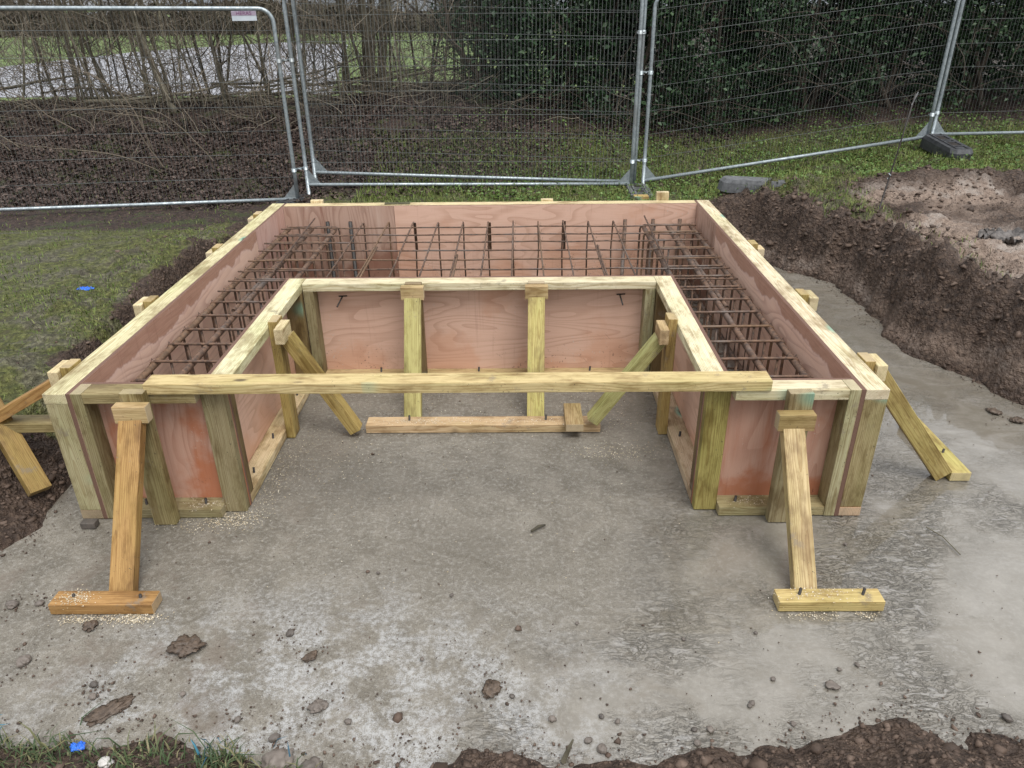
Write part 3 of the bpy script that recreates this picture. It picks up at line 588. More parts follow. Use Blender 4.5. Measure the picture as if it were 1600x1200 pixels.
b = brace('yellow diagonal strut on the left inner wall of the U', (-.8, .75, 0))
board('post', (-xw + .001, -xw + T_), (.70, .797), (0, .668), YEL, b); board('block', (-xw + T_ + .001, -xw + 2 * T_), (.63, .765), (.575, .655), FRESH, b)
strut('strut', (-xw + .075, .735, .578), (-.645, .735, .03), .075, .062, (0, 1, 0), YEL, b)
b = brace('green diagonal strut on the right inner wall of the U', (.8, .75, 0))
board('post', (xw - T_, xw - .001), (.715, .81), (0, .662), YEL, b); board('block', (xw - 2 * T_, xw - T_ - .001), (.665, .80), (.545, .625), TAN, b)
strut('strut', (xw - .075, .74, .55), (.615, .74, .078), .075, .062, (0, 1, 0), (.40, .42, .21), b)
b = brace('brown brace tied to a leaning stake in the soil left of the box', (-2.1, .3, .1))
strut('strut', (-1.83, .275, .575), (-2.19, .285, .375), .075, .05, (0, 1, 0), ORA, b)
strut('tie', (-2.20, .30, .325), (-1.757, .305, .325), .09, .047, (0, 1, 0), OLIVE, b)
strut('stake', (-2.255, .33, .44), (-1.985, .11, .075), .095, .047, (.5, .9, 0), (.37, .27, .11), b)
b = brace('ochre brace with muddy floor board in the wet trench right of the box', (2.3, .4, 0))
strut('strut', (1.83, .30, .575), (2.262, .30, .022), .055, .085, (0, 1, 0), (.50, .40, .19), b)
fb = board('foot_board', (2.288, 2.384), (.268, .80), (0, .047), (0.58, 0.52, .23), b); pin(fb, 2.335, .45, T_, .02)
cb = board('cross_beam', (-1.318, 1.262), (-.010, .086), (H + .0005, H + .0475), (0.66, 0.58, 0.335), None)
tag(cb, 'long yellow timber beam lying across both arms of the formwork', 'beam')

# ------------------------------------------------------------------ reinforcement
rc = thing('rebar_cage', (0, 1.5, 0), 'rusty steel reinforcement cage standing inside the plywood formwork', 'rebar')
def wav(p0, p1, n, a):
    t = np.linspace(0, 1, n)[:, None]; p = np.array(p0) * (1 - t) + np.array(p1) * t; return p + rng.normal(0, a, p.shape) * np.array([[1, 1, .6]])
def ribbed(name, p0, p1, r):
    p0, p1 = np.array(p0, float), np.array(p1, float); n = max(8, int(np.linalg.norm(p1 - p0) / 0.011)); t = np.linspace(0, 1, n)[:, None]
    pts = p0 * (1 - t) + p1 * t; rr = r * (1 + .07 * (np.arange(n) % 2)); return rod(name, pts, rr, REBAR, rc, 8)
ZT = 0.500
for s in (-1, 1):
    for xx, y0, y1, z in ((1.578, .15, 3.08, ZT - .020), (1.395, .15, 3.08, ZT - .020), (1.205, .15, 3.05, ZT - .02)):
        ribbed('long_bar', (s * xx, y0, z), (s * (xx + .004), y1, z + .004), .0165)
    ribbed('lap_bar', (s * 1.43, 1.33, ZT - .018), (s * 1.415, 3.0, ZT - .015), .0125)
    for xx in (1.578, 1.395, 1.205): ribbed('long_bar', (s * xx, .15, .06), (s * xx, 3.05, .06), .0125)
    y = .19
    while y < 3.1:
        j = random.uniform(-.008, .008); a, b_ = 1.602, 1.182
        # closed stirrup with a rounded far corner
        cr = .03; pts = [(s * b_, y + j, .05), (s * b_, y + j, ZT - cr), (s * (b_ + cr * .3), y + j, ZT - cr * .3), (s * (b_ + cr), y + j, ZT), (s * (a - cr), y + j + .006, ZT), (s * (a - cr * .3), y + j + .006, ZT - cr * .3), (s * a, y + j + .006, ZT - cr), (s * a, y + j + .004, .05), (s * b_, y + j, .047)]
        P = []
        for p, q in zip(pts[:-1], pts[1:]): P += [p, tuple((np.array(p) * .5 + np.array(q) * .5))]
        rod('stirrup', P + [pts[-1]], .0078, REBAR, rc, 6)
        for xl in ((1.50, 1.30) if True else ()):
            rod('link_leg', wav((s * xl, y + j + .014, .03), (s * xl, y + j + .014, ZT - .004), 4, .0015), .0068, REBAR, rc, 5)
        if y > .4: rod('tie_wire', [(s * 1.57, y + .012, ZT - .03), (s * 1.59, y + .016, ZT + .012), (s * 1.60, y + .02, ZT - .012)], .0015, DARK, rc, 4)
        y += .2055
for k, y in enumerate((2.985, 2.78, 2.58, 2.375, 2.168, 1.96, 1.755, 1.56)):
    rod('mat_bar', wav((-1.60 - random.uniform(0, .03), y + .015, ZT + .012), (1.60, y + random.uniform(-.012, .012), ZT + .012), 14, .0035), .0060, REBAR, rc, 6)
    rod('mat_bar', wav((-1.2, y, .07), (1.2, y, .07), 6, .0015), .0058, REBAR, rc, 5)
for k in range(11):
    x = -.985 + .1955 * k; j = random.uniform(-.006, .006); yt = 3.095 + random.uniform(-.02, .02); z = ZT + .022
    pts = [(x + j, 1.53, z), (x + j * .5, 2.2, z), (x, yt - .03, z + .012), (x, yt - .008, z + .006), (x, yt, z - .02), (x + j, yt, .3), (x - j, yt, .03)]
    rod('u_bar', pts, .0062, REBAR, rc, 6)
    for yy in (1.96, 2.168, 2.375, 2.58, 2.78, 2.985):
        if rng.uniform() < .6: rod('tie_wire', [(x - .012, yy - .012, z - .012), (x + .004, yy, z + .012), (x + .014, yy + .014, z - .004), (x + .02, yy + .01, z + .022)], .0014, DARK, rc, 4)
    if k % 3 == 2: rod('upright_bar', [(x + .012, yt - .03, ZT + .03), (x + .014, yt - .03, .3)], .010, REBAR, rc, 6)
    if k in (1, 4, 9): rod('lap_bar', wav((x + .016, 1.5, z), (x + .012, 2.25 + .2 * (k % 2), z), 5, .001), .0075, REBAR, rc, 6)
    rod('upright_bar', wav((x + .02, 1.54, .02), (x + .02, 1.54, ZT + .03), 4, .001), .0058, REBAR, rc, 5)
for x in (-1.28, -1.10, 1.07, 1.29, 1.50): rod('starter_bar', [(x, 3.12, .0), (x, 3.12, ZT + .03)], .016, DARK if x < 0 else REBAR, rc, 7)
for x in (-1.36, 1.2): rod('diagonal_bar', [(x, 1.9, ZT + .02), (x + .02 * (1 if x > 0 else -1), 3.13, ZT + .055)], .006, REBAR, rc, 6)

# ------------------------------------------------------------------ fence
def fence_panel(A, B, zA, zB, label, ht=1.94, sign=False, wires=True):
    """A, B plan points of the two posts; zA, zB the heights of their feet"""
    A = Vector((A[0], A[1], zA)); B = Vector((B[0], B[1], zB)); t = thing('mesh_fence', A, label, 'fence panel', 'mesh fence panels')
    up_ = Vector((0, 0, 1)); d = (B - A); Lp = d.length; e = d / Lp
    def q(u, v): return A + e * u + up_ * v
    r = .0205; cr = .13; pts = [q(0, 0), q(0, .5), q(0, 1.2), q(0, ht - cr)]
    for k in range(1, 7): a = k / 6 * math.pi / 2; pts.append(q(cr * (1 - math.cos(a)), ht - cr + cr * math.sin(a)))
    pts += [q(Lp * .33, ht), q(Lp * .66, ht)]
    for k in range(0, 7): a = (1 - k / 6) * math.pi / 2; pts.append(q(Lp - cr * (1 - math.cos(a)), ht - cr + cr * math.sin(a)))
    pts += [q(Lp, 1.2), q(Lp, .5), q(Lp, 0)]
    # frame as three straight tubes with swept corners
    rod('frame', pts[:], r, GALV, t, 10)
    rod('bottom_rail', [q(.015, .11), q(Lp * .5, .108), q(Lp - .015, .11)], r * .92, GALV, t, 10)
    for u, sg in ((.02, 1), (Lp - .02, -1)):
        V = [q(u, .12), q(u + sg * .13, .12), q(u, .27)]; nn = e.cross(up_) * .003
        me = bpy.data.meshes.new('gusset'); me.from_pydata([v + nn for v in V] + [v - nn for v in V], [], [(0, 1, 2), (5, 4, 3), (0, 3, 4, 1), (1, 4, 5, 2), (2, 5, 3, 0)]); me.materials.append(GALV); mobj('gusset_plate', me, t)
    nv = int(Lp / .0385); W_ = Tubes(); nrm = e.cross(up_) * -.012
    for k in range(1, nv):
        u = k * Lp / nv; top = ht if cr < u < Lp - cr else ht - .06
        W_.add([q(u, .10) + nrm, q(u, top) + nrm], .0012, 3, False)
    tag(mobj('upright_wires', W_.mesh('upright_wires', WIRE, False), t), kind='stuff')
    for v in (.345, .59, .83, 1.07, 1.31, 1.55, 1.79):
        rod('cross_wire', [q(0.01, v) + nrm, q(Lp * .5, v + .004) + nrm * 1.3, q(Lp - .01, v) + nrm], .0020, WIRE, t, 4)
    return t, q, Lp
_, ql, LpL = fence_panel((-5.62, 4.92), (-2.20, 5.55), .085, .04, 'mesh fence panel with curved top corner over brown leaf bank', 1.985)
fence_panel((-2.10, 5.66), (1.46, 5.56), .17, .17, 'front of two overlapping mesh fence panels directly behind the formwork', 2.02)
fence_panel((-2.04, 5.78), (1.50, 5.62), .28, .18, 'rear mesh fence panel overlapping the one behind the formwork, its left end raised', 2.02)
fence_panel((1.60, 5.62), (4.92, 6.25), .19, .53, 'mesh fence panel with rising bottom rail in front of the dark hedge')
fence_panel((5.05, 6.40), (8.50, 6.35), .53, .58, 'mesh fence panel running out of the picture above the rubber foot')
def clamp(pa, pb, label):
    pa, pb = Vector(pa), Vector(pb); t = thing('fence_clamp', (pa + pb) / 2, label, 'clamp', 'fence clamps')
    for p in (pa, pb):
        rod('collar', [p - Vector((0, 0, .018)), p + Vector((0, 0, .018))], .027, GALV, t, 10)
    d = (pb - pa).normalized(); n_ = d.cross(Vector((0, 0, 1)))
    rod('bridge', [pa - n_ * .028, pb - n_ * .028], .012, GALV, t, 6); rod('bolt', [(pa + pb) / 2 - n_ * .045, (pa + pb) / 2 + n_ * .03], .007, GALV, t, 6)
clamp((-2.20, 5.55, .46), (-2.10, 5.66, .46), 'steel clamp low on the posts beside the left box corner')
clamp((-2.20, 5.55, 1.55), (-2.10, 5.66, 1.55), 'dark steel clamp high on the posts beside the white sign')
clamp((1.46, 5.56, .52), (1.60, 5.62, .52), 'steel clamp low on the three posts behind the formwork')
clamp((1.46, 5.56, 1.78), (1.50, 5.62, 1.78), 'bright steel clamp high on the three posts behind the formwork')
clamp((1.50, 5.62, 1.40), (1.60, 5.62, 1.40), 'steel clamp at mid height on the three posts behind the formwork')
clamp((4.92, 6.25, .88), (5.05, 6.40, .88), 'steel clamp joining the posts above the black rubber foot')
# sign on the left panel
e_ = Vector((3.42, .63, 0)).normalized(); n_ = Vector((e_.y, -e_.x, 0))
sg = thing('fence_sign', Vector((-2.20, 5.55, 1.9)) - e_ * .3, 'small white plate with purple lettering hanging from the fence top rail', 'sign')
Rs = Matrix((e_, Vector((0, 0, 1)), n_)).transposed().to_4x4(); c0 = Vector((-2.20, 5.55, 1.965)) - e_ * .27 + n_ * .02
Rs.translation = c0; mobj('plate', boxmesh(.235, .088, .003, WHITE, .001), sg, Rs)
R2 = Rs.copy(); R2.translation = c0 + n_ * .0024 + Vector((0, 0, .023)); mobj('purple_band', boxmesh(.232, .040, .001, mat_simple('lilac', [(.3, (.30, .24, .31)), (.7, (.38, .32, .40))], .5, 9., 0), 0), sg, R2)
tc = bpy.data.curves.new('t', 'FONT'); tc.body = 'HERAS'; tc.size = .050; tc.align_x = 'CENTER'; tc.align_y = 'CENTER'; tc.extrude = .0006
to = bpy.data.objects.new('t', tc); COL.objects.link(to); dg = bpy.context.evaluated_depsgraph_get(); tm = bpy.data.meshes.new_from_object(to.evaluated_get(dg)); bpy.data.objects.remove(to)
tm.materials.clear(); tm.materials.append(PURPLE); R3 = Rs.copy(); R3.translation = c0 + n_ * .0042 + Vector((0, 0, .023)); mobj('lettering', tm, sg, R3)

# fence feet
def foot(loc, rz, tilt, dims, mat, label, slots=True):
    Lf, Wf, Hf = dims; t = thing('ballast_block', loc, label, 'fence foot', 'fence feet')
    M_ = Matrix.Translation(loc) @ Matrix.Rotation(rz, 4, 'Z') @ Matrix.Rotation(tilt, 4, 'Y')
    bm = bmesh.new()
    # plan outline with chamfered corners, lofted narrower at the top
    def ring(k, z):
        a, b_ = Lf / 2 * k, Wf / 2 * k; ch = .05
        return [bm.verts.new((x, y, z)) for x, y in ((-a + ch, -b_), (a - ch, -b_), (a, -b_ + ch), (a, b_ - ch), (a - ch, b_), (-a + ch, b_), (-a, b_ - ch), (-a, -b_ + ch))]
    r0, r1, r2 = ring(1, 0), ring(.985, Hf * .72), ring(.9, Hf)
    for p, q in ((r0, r1), (r1, r2)):
        for i in range(8): bm.faces.new((p[i], p[(i + 1) % 8], q[(i + 1) % 8], q[i]))
    bm.faces.new(r2); bm.faces.new(r0[::-1]); me = bpy.data.meshes.new('foot'); bm.to_mesh(me); bm.free(); me.materials.append(mat)
    mobj('body', me, t, M_)
    if slots:
        for x in (-.13, .12):
            mobj('slot', boxmesh(.13, .08, .012, DARK, .002), t, M_ @ Matrix.Translation((x, 0, Hf - .001)))
            for dx in (-.085, .085): mobj('rib', boxmesh(.14, .018, .016, mat, .003), t, M_ @ Matrix.Translation((x + dx, 0, Hf + .004)) @ Matrix.Rotation(math.pi / 2, 4, 'Z'))
        for y in (-.062, .062): mobj('rib', boxmesh(Lf * .8, .016, .016, mat, .003), t, M_ @ Matrix.Translation((0, y, Hf + .003)))
foot((4.99, 5.93, .50), math.radians(-88), math.radians(6), (.72, .26, .14), RUBBER, 'black slotted rubber fence foot on the grass under the right-hand fence joint')
foot((1.52, 5.34, .14), math.radians(88), 0, (.66, .25, .13), CONC, 'grey fence foot under the three posts behind the formwork')
foot((2.52, 4.62, tzs(2.52, 4.62) - .01), math.radians(4), math.radians(4), (.70, .22, .12), CONC, 'empty grey fence foot lying on the trench edge behind the right corner', False)
foot((-2.2, 5.56, .03), math.radians(60), 0, (.6, .24, .12), RUBBER, 'dark fence foot under the posts behind the left box corner')
# timber offcut and steel pin by the right bank
ob = board('timber_offcut', (1.40, 1.545), (4.85, 4.95), (.20, .305), (.55, .42, .2), None); tag(ob, 'short squared timber offcut on the grass beside the grey fence foot', 'offcut')
pz = tzs(3.28, 3.62)
sp = thing('steel_pin', (3.28, 3.62, pz), 'thin dark steel pin with a tied tag standing on the right bank', 'pin')
rod('shaft', [(3.28, 3.62, pz - .05), (3.345, 3.64, pz + .45), (3.40, 3.66, pz + .92)], .0065, DARK, sp, 7)
rod('tag', [(3.385, 3.655, pz + .83), (3.415, 3.655, pz + .93)], .005, CONC, sp, 5); rod('wire_loop', [(3.30, 3.62, pz + .26), (3.318, 3.61, pz + .285), (3.308, 3.63, pz + .30)], .006, GALV, sp, 5)

# ------------------------------------------------------------------ loose things on the slab
def lump(name, x, y, z, r, mat, seed, flat_=0.7, stretch=1.0, label=None, cat=None, group=None, rot=0.0, rough=0.35):
    bm = bmesh.new(); bmesh.ops.create_icosphere(bm, subdivisions=4 if r > .018 else 3, radius=1.0)
    C = np.array([v.co[:] for v in bm.verts]); k = 1 + rough * fbm(C[:, 0] * 1.7 + seed, C[:, 1] * 1.7 + C[:, 2] * 1.3, 3, seed) + .75 * rough * fbm(C[:, 0] * 5 + seed, C[:, 2] * 5 + C[:, 1] * 4, 2, seed + 3) + .25 * rough * fbm(C[:, 0] * 13 + seed, C[:, 2] * 12 + C[:, 1] * 13, 2, seed + 8)
    for v, q in zip(bm.verts, k): v.co = Vector((v.co.x * q * r * stretch, v.co.y * q * r, v.co.z * q * r * flat_))
    me = bpy.data.meshes.new(name); bm.to_mesh(me); bm.free(); me.materials.append(mat); me.polygons.foreach_set('use_smooth', [True] * len(me.polygons))
    o = mobj(name, me, None, Matrix.Translation((x, y, z + r * flat_ * .55)) @ Matrix.Rotation(rot, 4, 'Z')); return tag(o, label, cat, group)
ST = [(-0.98, -0.76, 0.055), (-0.52, -0.81, 0.026), (-0.62, -0.7, 0.022), (-0.44, -1.02, 0.028), (0.13, -0.95, 0.034), (-1.53, -0.83, 0.03), (-1.38, -0.66, 0.032), (-1.74, -0.55, 0.028), (-1.64, -0.54, 0.02), (-1.21, -0.98, 0.018), (-1.23, -0.93, 0.018), (-0.55, -1.14, 0.022), (-0.69, -1.07, 0.015), (-0.91, -0.97, 0.014), (1.28, -0.94, 0.022), (0.99, -1.01, 0.014), (0.98, -1.02, 0.011), (0.33, -1.07, 0.016), (0.44, -1.15, 0.016), (0.48, -1.18, 0.022), (0.83, -1.11, 0.016), (0.78, -1.11, 0.013), (0.54, -1.08, 0.012), (0.49, -1.06, 0.012), (0.78, -1.16, 0.015), (2.88, 0.94, 0.034), (2.95, 0.84, 0.038), (1.79, -1.07, 0.02), (1.09, -0.7, 0.010), (-0.04, -0.5, 0.012), (1.4, -0.85, 0.012), (1.33, -0.87, 0.011), (1.09, -0.91, 0.012), (1.1, -1.09, 0.012), (0.2, -0.98, 0.012), (-0.33, -1.08, 0.015), (-0.71, -0.78, 0.012), (-0.12, -0.82, 0.011), (-0.35, -0.37, 0.010), (1.61, -0.2, 0.011), (0.44, -0.65, 0.01), (0.82, -0.73, 0.01)]
SPEC = {0: ('mud_clod', 'largest brown mud clod on the slab in front of the left brace', 'clod', MUDM), 1: ('mud_clod', 'dark mud lump on the slab right of the largest clod', 'clod', MUDM), 3: ('stone', 'rounded brown stone on the lime stained patch of slab', 'stone', STONE),
        4: ('mud_clod', 'dark crumpled clod alone near the front middle of the slab', 'clod', MUDM), 14: ('stone', 'flat grey stone on the smooth wet silt at the front right', 'stone', STONE), 25: ('mud_clod', 'soil clod under the right bank, nearer the box of two', 'clod', MUDM), 26: ('mud_clod', 'soil clod on the wet trench floor at the right edge of the picture', 'clod', MUDM)}
for i, (x, y, r) in enumerate(ST):
    r *= .66
    if i in SPEC: nm, lb, ct, mt = SPEC[i]; lump(nm, x, y, 0, r * 1.15, mt, i, .38, 1.3, lb, ct, rot=i * 1.1, rough=.5)
    elif r >= .02: lump('mud_clod', x, y, 0, r, MUDM, i, .42, 1.25, 'small soil crumb scattered on the left and front of the slab', 'clod', 'soil crumbs on the slab', i * 1.3, .5)
    else: lump('stone', x, y, 0, r, STONE, i, .7, 1.2, 'pebble scattered over the front of the slab', 'stone', 'pebbles on the slab', i * .9, .3)
lump('mud_clod', -1.13, -1.03, -.004, .033, MUDM, 77, .2, 2.0, 'long flat smear of mud beside the grass at the front left', 'clod', rot=.7, rough=.5)
cr_ = board('brick_chip', (-1.72, -1.655), (-.075, -.035), (0, .03), (.30, .17, .13), None, STONE, .004); tag(cr_, 'small broken brick wedge at the foot of the left corner post', 'brick')
tag(mobj('twig', Tubes().add([(.278, -.11, .006), (.31, -.085, .012), (.341, -.066, .007)], [.006, .008, .004], 5).mesh('twig', BARK)), 'short dark twig on the slab in the middle of the U', 'twig')
tag(mobj('twig', Tubes().add([(2.005, -.09, .005), (2.04, -.16, .009), (2.057, -.273, .005)], .0025, 5).mesh('twig', BARK)), 'thin dry stalk on the wet slab right of the right brace', 'twig')
tag(mobj('twig', Tubes().add([(.357, -1.221, .0), (.372, -1.216, .05), (.385, -1.214, .09)], [.009, .007, .003], 5).mesh('twig', BARK)), 'dark root end sticking up at the front edge of the slab', 'twig')
def rag(name, x, y, z, r, mat, label, cat, seed):
    n_ = 26; a = np.linspace(-1, 1, n_); U, Vv = np.meshgrid(a, a); k = 1 + .25 * fbm(U * 2 + seed, Vv * 2, 2, seed)
    Z = .42 * r * np.abs(fbm(U * 3.2 + seed, Vv * 3.2, 4, seed + 1)); ii = np.arange(n_ * n_).reshape(n_, n_)
    Vs = np.stack([x + U * r * k * (1 - .3 * Vv * Vv), y + Vv * r * .7 * k * (1 - .35 * U * U), z + Z], -1).reshape(-1, 3); Fq = np.stack([ii[:-1, :-1], ii[:-1, 1:], ii[1:, 1:], ii[1:, :-1]], -1).reshape(-1, 4)
    o = mobj(name, npmesh(name, Vs, Fq, mat, True)); md = o.modifiers.new('thick', 'SOLIDIFY'); md.thickness = .004; return tag(o, label, cat)
rag('plastic_scrap', -2.775, 2.17, tzs(-2.775, 2.17) + .006, .055, BLUE, 'bright blue plastic scrap on the worn grass left of the box', 'scrap', 3)
rag('plastic_scrap', -1.145, -1.185, tzs(-1.145, -1.185) + .015, .024, BLUE, 'small blue plastic scrap in the grass at the front left corner', 'scrap', 9)
rag('silt_cloth', 3.86, 2.66, tzs(3.86, 2.66) + .0, .24, CLOTH, 'crumpled grey muddy sheet on the flat soil at the right edge', 'sheet', 5)
for i, (x, y, r, lb) in enumerate(((-1.02, -1.255, .017, 'white stone among the grass at the front left'), (-.52, -1.235, .045, 'reddish brown broken stone at the front edge of the slab'), (-.40, -1.27, .032, 'grey stone wedged beside the reddish stone at the front edge'), (-.22, -1.25, .030, 'brown stone in the soil right of the dark root'))):
    lump('stone', x, y, tzs(x, y), r, mat_simple('white_stone', [(.3, (.42, .40, .37)), (.7, (.6, .58, .55))], .6, 25, .003) if i == 0 else STONE, 50 + i, .75, 1.25, lb, 'stone', rot=i)

# ------------------------------------------------------------------ scattered soil, sawdust, litter, grass
def clod_field(name, pts, sizes, mat, label, cat):
    base = bmesh.new(); bmesh.ops.create_icosphere(base, subdivisions=1, radius=1.0); C = np.array([v.co[:] for v in base.verts]); Fc = np.array([[v.index for v in f.verts] for f in base.faces]); base.free()
    n_ = len(pts); K = 1 + rng.uniform(-.55, .5, (n_, len(C))); ang = rng.uniform(0, 6.28, n_); ca_, sa = np.cos(ang)[:, None], np.sin(ang)[:, None]
    Q = C[None] * K[..., None] * sizes[:, None, None] * np.stack([rng.uniform(.8, 1.5, n_), np.ones(n_), rng.uniform(.45, .9, n_)], -1)[:, None]
    V = np.stack([Q[..., 0] * ca_ - Q[..., 1] * sa, Q[..., 0] * sa + Q[..., 1] * ca_, Q[..., 2]], -1) + pts[:, None]
    F_ = (Fc[None] + (np.arange(n_) * len(C))[:, None, None]).reshape(-1, 3)
    return tag(mobj(name, npmesh(name, V, F_, mat)), label, cat, kind='stuff')
cx = rng.uniform(-4.6, 5.6, 260000); cy = rng.uniform(-1.7, 5.3, 260000); cz, cdst = terrain(cx, cy)
prob = sst(cdst, -.03, .06) * (1 - sst(cdst, .45, .9)) * 1.0 + .22 * sst(cx, 3.0, 3.4) * sst(cdst, .3, .5) * (.25 + sst(cy, 3.2, 4.2) * (1 - sst(cy, 4.7, 5.0)) * 2.2)
prob = prob + .5 * sst(-cy, 1.1, 1.3) + .012 * (cdst < 0) * sst(-cy, .4, 1.2)
prob *= np.where((cx < -1.8) & (cy > .5), np.where(cdst > .17, .03, .35), 1.0)
pt = rng.uniform(0, 1, len(cx)) < prob * np.where(cx > 2, .40, .62); cx, cy, cz = cx[pt], cy[pt], cz[pt]
sz = .0036 * np.exp(rng.normal(0, .72, len(cx))) * np.where(cy > 2.5, 1.5, 1.0); cz = np.where(pitdist(cx, cy) < -.05, .0, cz)
clod_field('soil_clods', np.stack([cx, cy, np.maximum(cz, -.004) + sz * .05], -1), np.clip(sz, .0025, .028), SOIL, 'loose crumbs of dark red brown soil on the trench banks', 'soil')

# grit, crumbs around the clods and trodden soil on the slab
gp = []
for x, y, r in ST[:13] + [(.13, -.95, .03), (-1.13, -1.03, .05), (2.9, .9, .04)]:
    a_ = rng.normal(0, 1, (26, 2)) * (r * 1.5 + .012); gp.append(np.stack([x + a_[:, 0], y + a_[:, 1], rng.uniform(.0015, .0045, 26)], -1))
a_ = rng.uniform((-2.4, -1.25), (3.2, 1.3), (5200, 2)); k_ = rng.uniform(0, 1, 5200) < .18 + .5 * sst(fbm(a_[:, 0] * 1.3, a_[:, 1] * 1.3, 3, 71), -.05, .4) + .25 * sst(-a_[:, 1], .5, 1.2); a_ = a_[k_]
gp.append(np.stack([a_[:, 0], a_[:, 1], .0016 * np.exp(rng.normal(0, .45, len(a_)))], -1))
t_ = rng.uniform(0, len(PIT), 1800); i_ = t_.astype(int) % len(PIT); f_ = (t_ - t_.astype(int))[:, None]; e_ = PIT[i_] * (1 - f_) + PIT[(i_ + 1) % len(PIT)] * f_; e_ = e_ + rng.normal(0, .045, e_.shape); e_ = e_[pitdist(e_[:, 0], e_[:, 1]) < .03]
gp.append(np.stack([e_[:, 0], e_[:, 1], .0022 * np.exp(rng.normal(0, .55, len(e_)))], -1))
gp = np.concatenate(gp); zz = gp[:, 2].copy(); gp[:, 2] = zz * .25
clod_field('slab_grit', gp, zz, SOIL, 'fine dark grit and soil crumbs strewn over the slab', 'grit')

def chips(name, centers, mat, label, cat, smin, smax):
    P = []
    for x, y, z, rx, ry, n_ in centers:
        a = rng.normal(0, 1, (n_, 2)); P.append(np.stack([x + a[:, 0] * rx, y + a[:, 1] * ry, np.full(n_, z)], -1))
    P = np.concatenate(P); n_ = len(P); s_ = rng.uniform(smin, smax, n_)[:, None]; an = rng.uniform(0, 6.28, n_)
    u = np.stack([np.cos(an), np.sin(an), rng.uniform(-.3, .3, n_)], -1) * s_; v = np.stack([-np.sin(an), np.cos(an), rng.uniform(-.3, .3, n_)], -1) * s_ * .5; P[:, 2] += s_[:, 0] * .35
    V = np.stack([P - u - v, P + u - v, P + u + v, P - u + v], 1); return tag(mobj(name, npmesh(name, V, np.arange(n_ * 4).reshape(-1, 4), mat)), label, cat, kind='stuff')
chips('sawdust', [(-1.42, -.625, .001, .05, .012, 240), (-1.24, -.62, .001, .06, .016, 420), (1.33, -.615, .001, .06, .012, 90), (1.52, -.61, .001, .03, .012, 60), (-1.06, .0, .001, .06, .04, 520), (-1.2, -.04, .001, .12, .03, 260), (-.95, .3, .001, .04, .2, 380), (-1.47, -.555, .048, .035, .02, 260), (-.3, .79, .048, .16, .02, 500), (.3, .79, .048, .2, .02, 350), (.1, 1.0, .001, .5, .16, 330), (.7, .55, .001, .12, .05, 350), (.2, .55, .001, .6, .2, 160), (.75, .95, .001, .12, .1, 250), (-.7, .5, .001, .2, .2, 300), (1.25, .05, .048, .06, .02, 130), (-1.2, .05, .048, .06, .02, 160), (.0, -.1, .001, .8, .4, 110), (1.35, -.55, .048, .1, .02, 160)], SAW, 'pale sawdust sprinkled on the slab around the timber feet', 'sawdust', .0010, .0032)

def leaves(P, size, mat, name, upness=.6, fold=.25, aspect=.62):
    n_ = len(P); nrm = rng.normal(0, 1, (n_, 3)); nrm[:, 2] = np.abs(nrm[:, 2]) + upness * 2; nrm /= np.linalg.norm(nrm, axis=1)[:, None]
    a = rng.normal(0, 1, (n_, 3)); u = np.cross(nrm, a); u /= np.linalg.norm(u, axis=1)[:, None]; v = np.cross(nrm, u); s_ = (size * np.exp(rng.normal(0, .28, n_)))[:, None]
    tip = P + u * s_; tail = P - u * s_; l = P + v * s_ * aspect + nrm * s_ * fold; r = P - v * s_ * aspect + nrm * s_ * fold
    V = np.stack([tail, l, tip, r], 1).reshape(-1, 3); b4 = np.arange(n_)[:, None] * 4
    return npmesh(name, V, np.concatenate([b4 + np.array([[0, 2, 1]]), b4 + np.array([[0, 3, 2]])]), mat)
# leaf litter on the bank
lx = rng.uniform(-7.5, 3.0, 60000); ly = rng.uniform(4.9, 9.6, 60000)
keep = (rng.uniform(0, 1, 60000) < (1 - .8 * sst(fbm(lx * 1.1, ly * 1.6, 3, 88), .12, .35)) * sst(ly - (5.2 + .25 * fbm(lx * 1.3, ly * 1.3, 3, 3)), -.1, .4) * (1 - .85 * sst(lx, -.6, 1.2) * (1 - sst(ly, 6.7, 7.5)))); lx, ly = lx[keep], ly[keep]
tag(mobj('leaf_litter', leaves(np.stack([lx, ly, tz(lx, ly) + .012], -1), .021, LITTER, 'leaf_litter', .45, .3)), 'brown fallen leaves covering the bank under the thicket', 'leaf litter', kind='stuff')
# ground cover leaves among the grass at the back and right
lx = rng.uniform(-2.0, 7.5, 60000); ly = rng.uniform(4.3, 7.9, 60000); dd = pitdist(lx, ly)
pr = sst(lx + .5 * fbm(lx * 1.5, ly * 1.5, 3, 13), -1.2, .4) * sst(dd, .35, .7) * (1 - sst(lx, 3.0, 3.4) * (1 - sst(ly + .3 * fbm(lx * 2, ly * 2, 3, 2), 4.6, 4.9))) * (.3 + .7 * sst(fbm(lx * 2.2, ly * 2.2, 3, 19), -.25, .3)); k = rng.uniform(0, 1, 60000) < pr * (.6 - .2 * sst(ly, 7, 7.8)); lx, ly = lx[k], ly[k]
tag(mobj('ground_cover', leaves(np.stack([lx, ly, tz(lx, ly) + rng.uniform(.005, .06, len(lx))], -1), .0125, COVER, 'ground_cover', .8, .15, .8)), 'small green clover and ivy leaves in the grass along the fence', 'ground cover', kind='stuff')
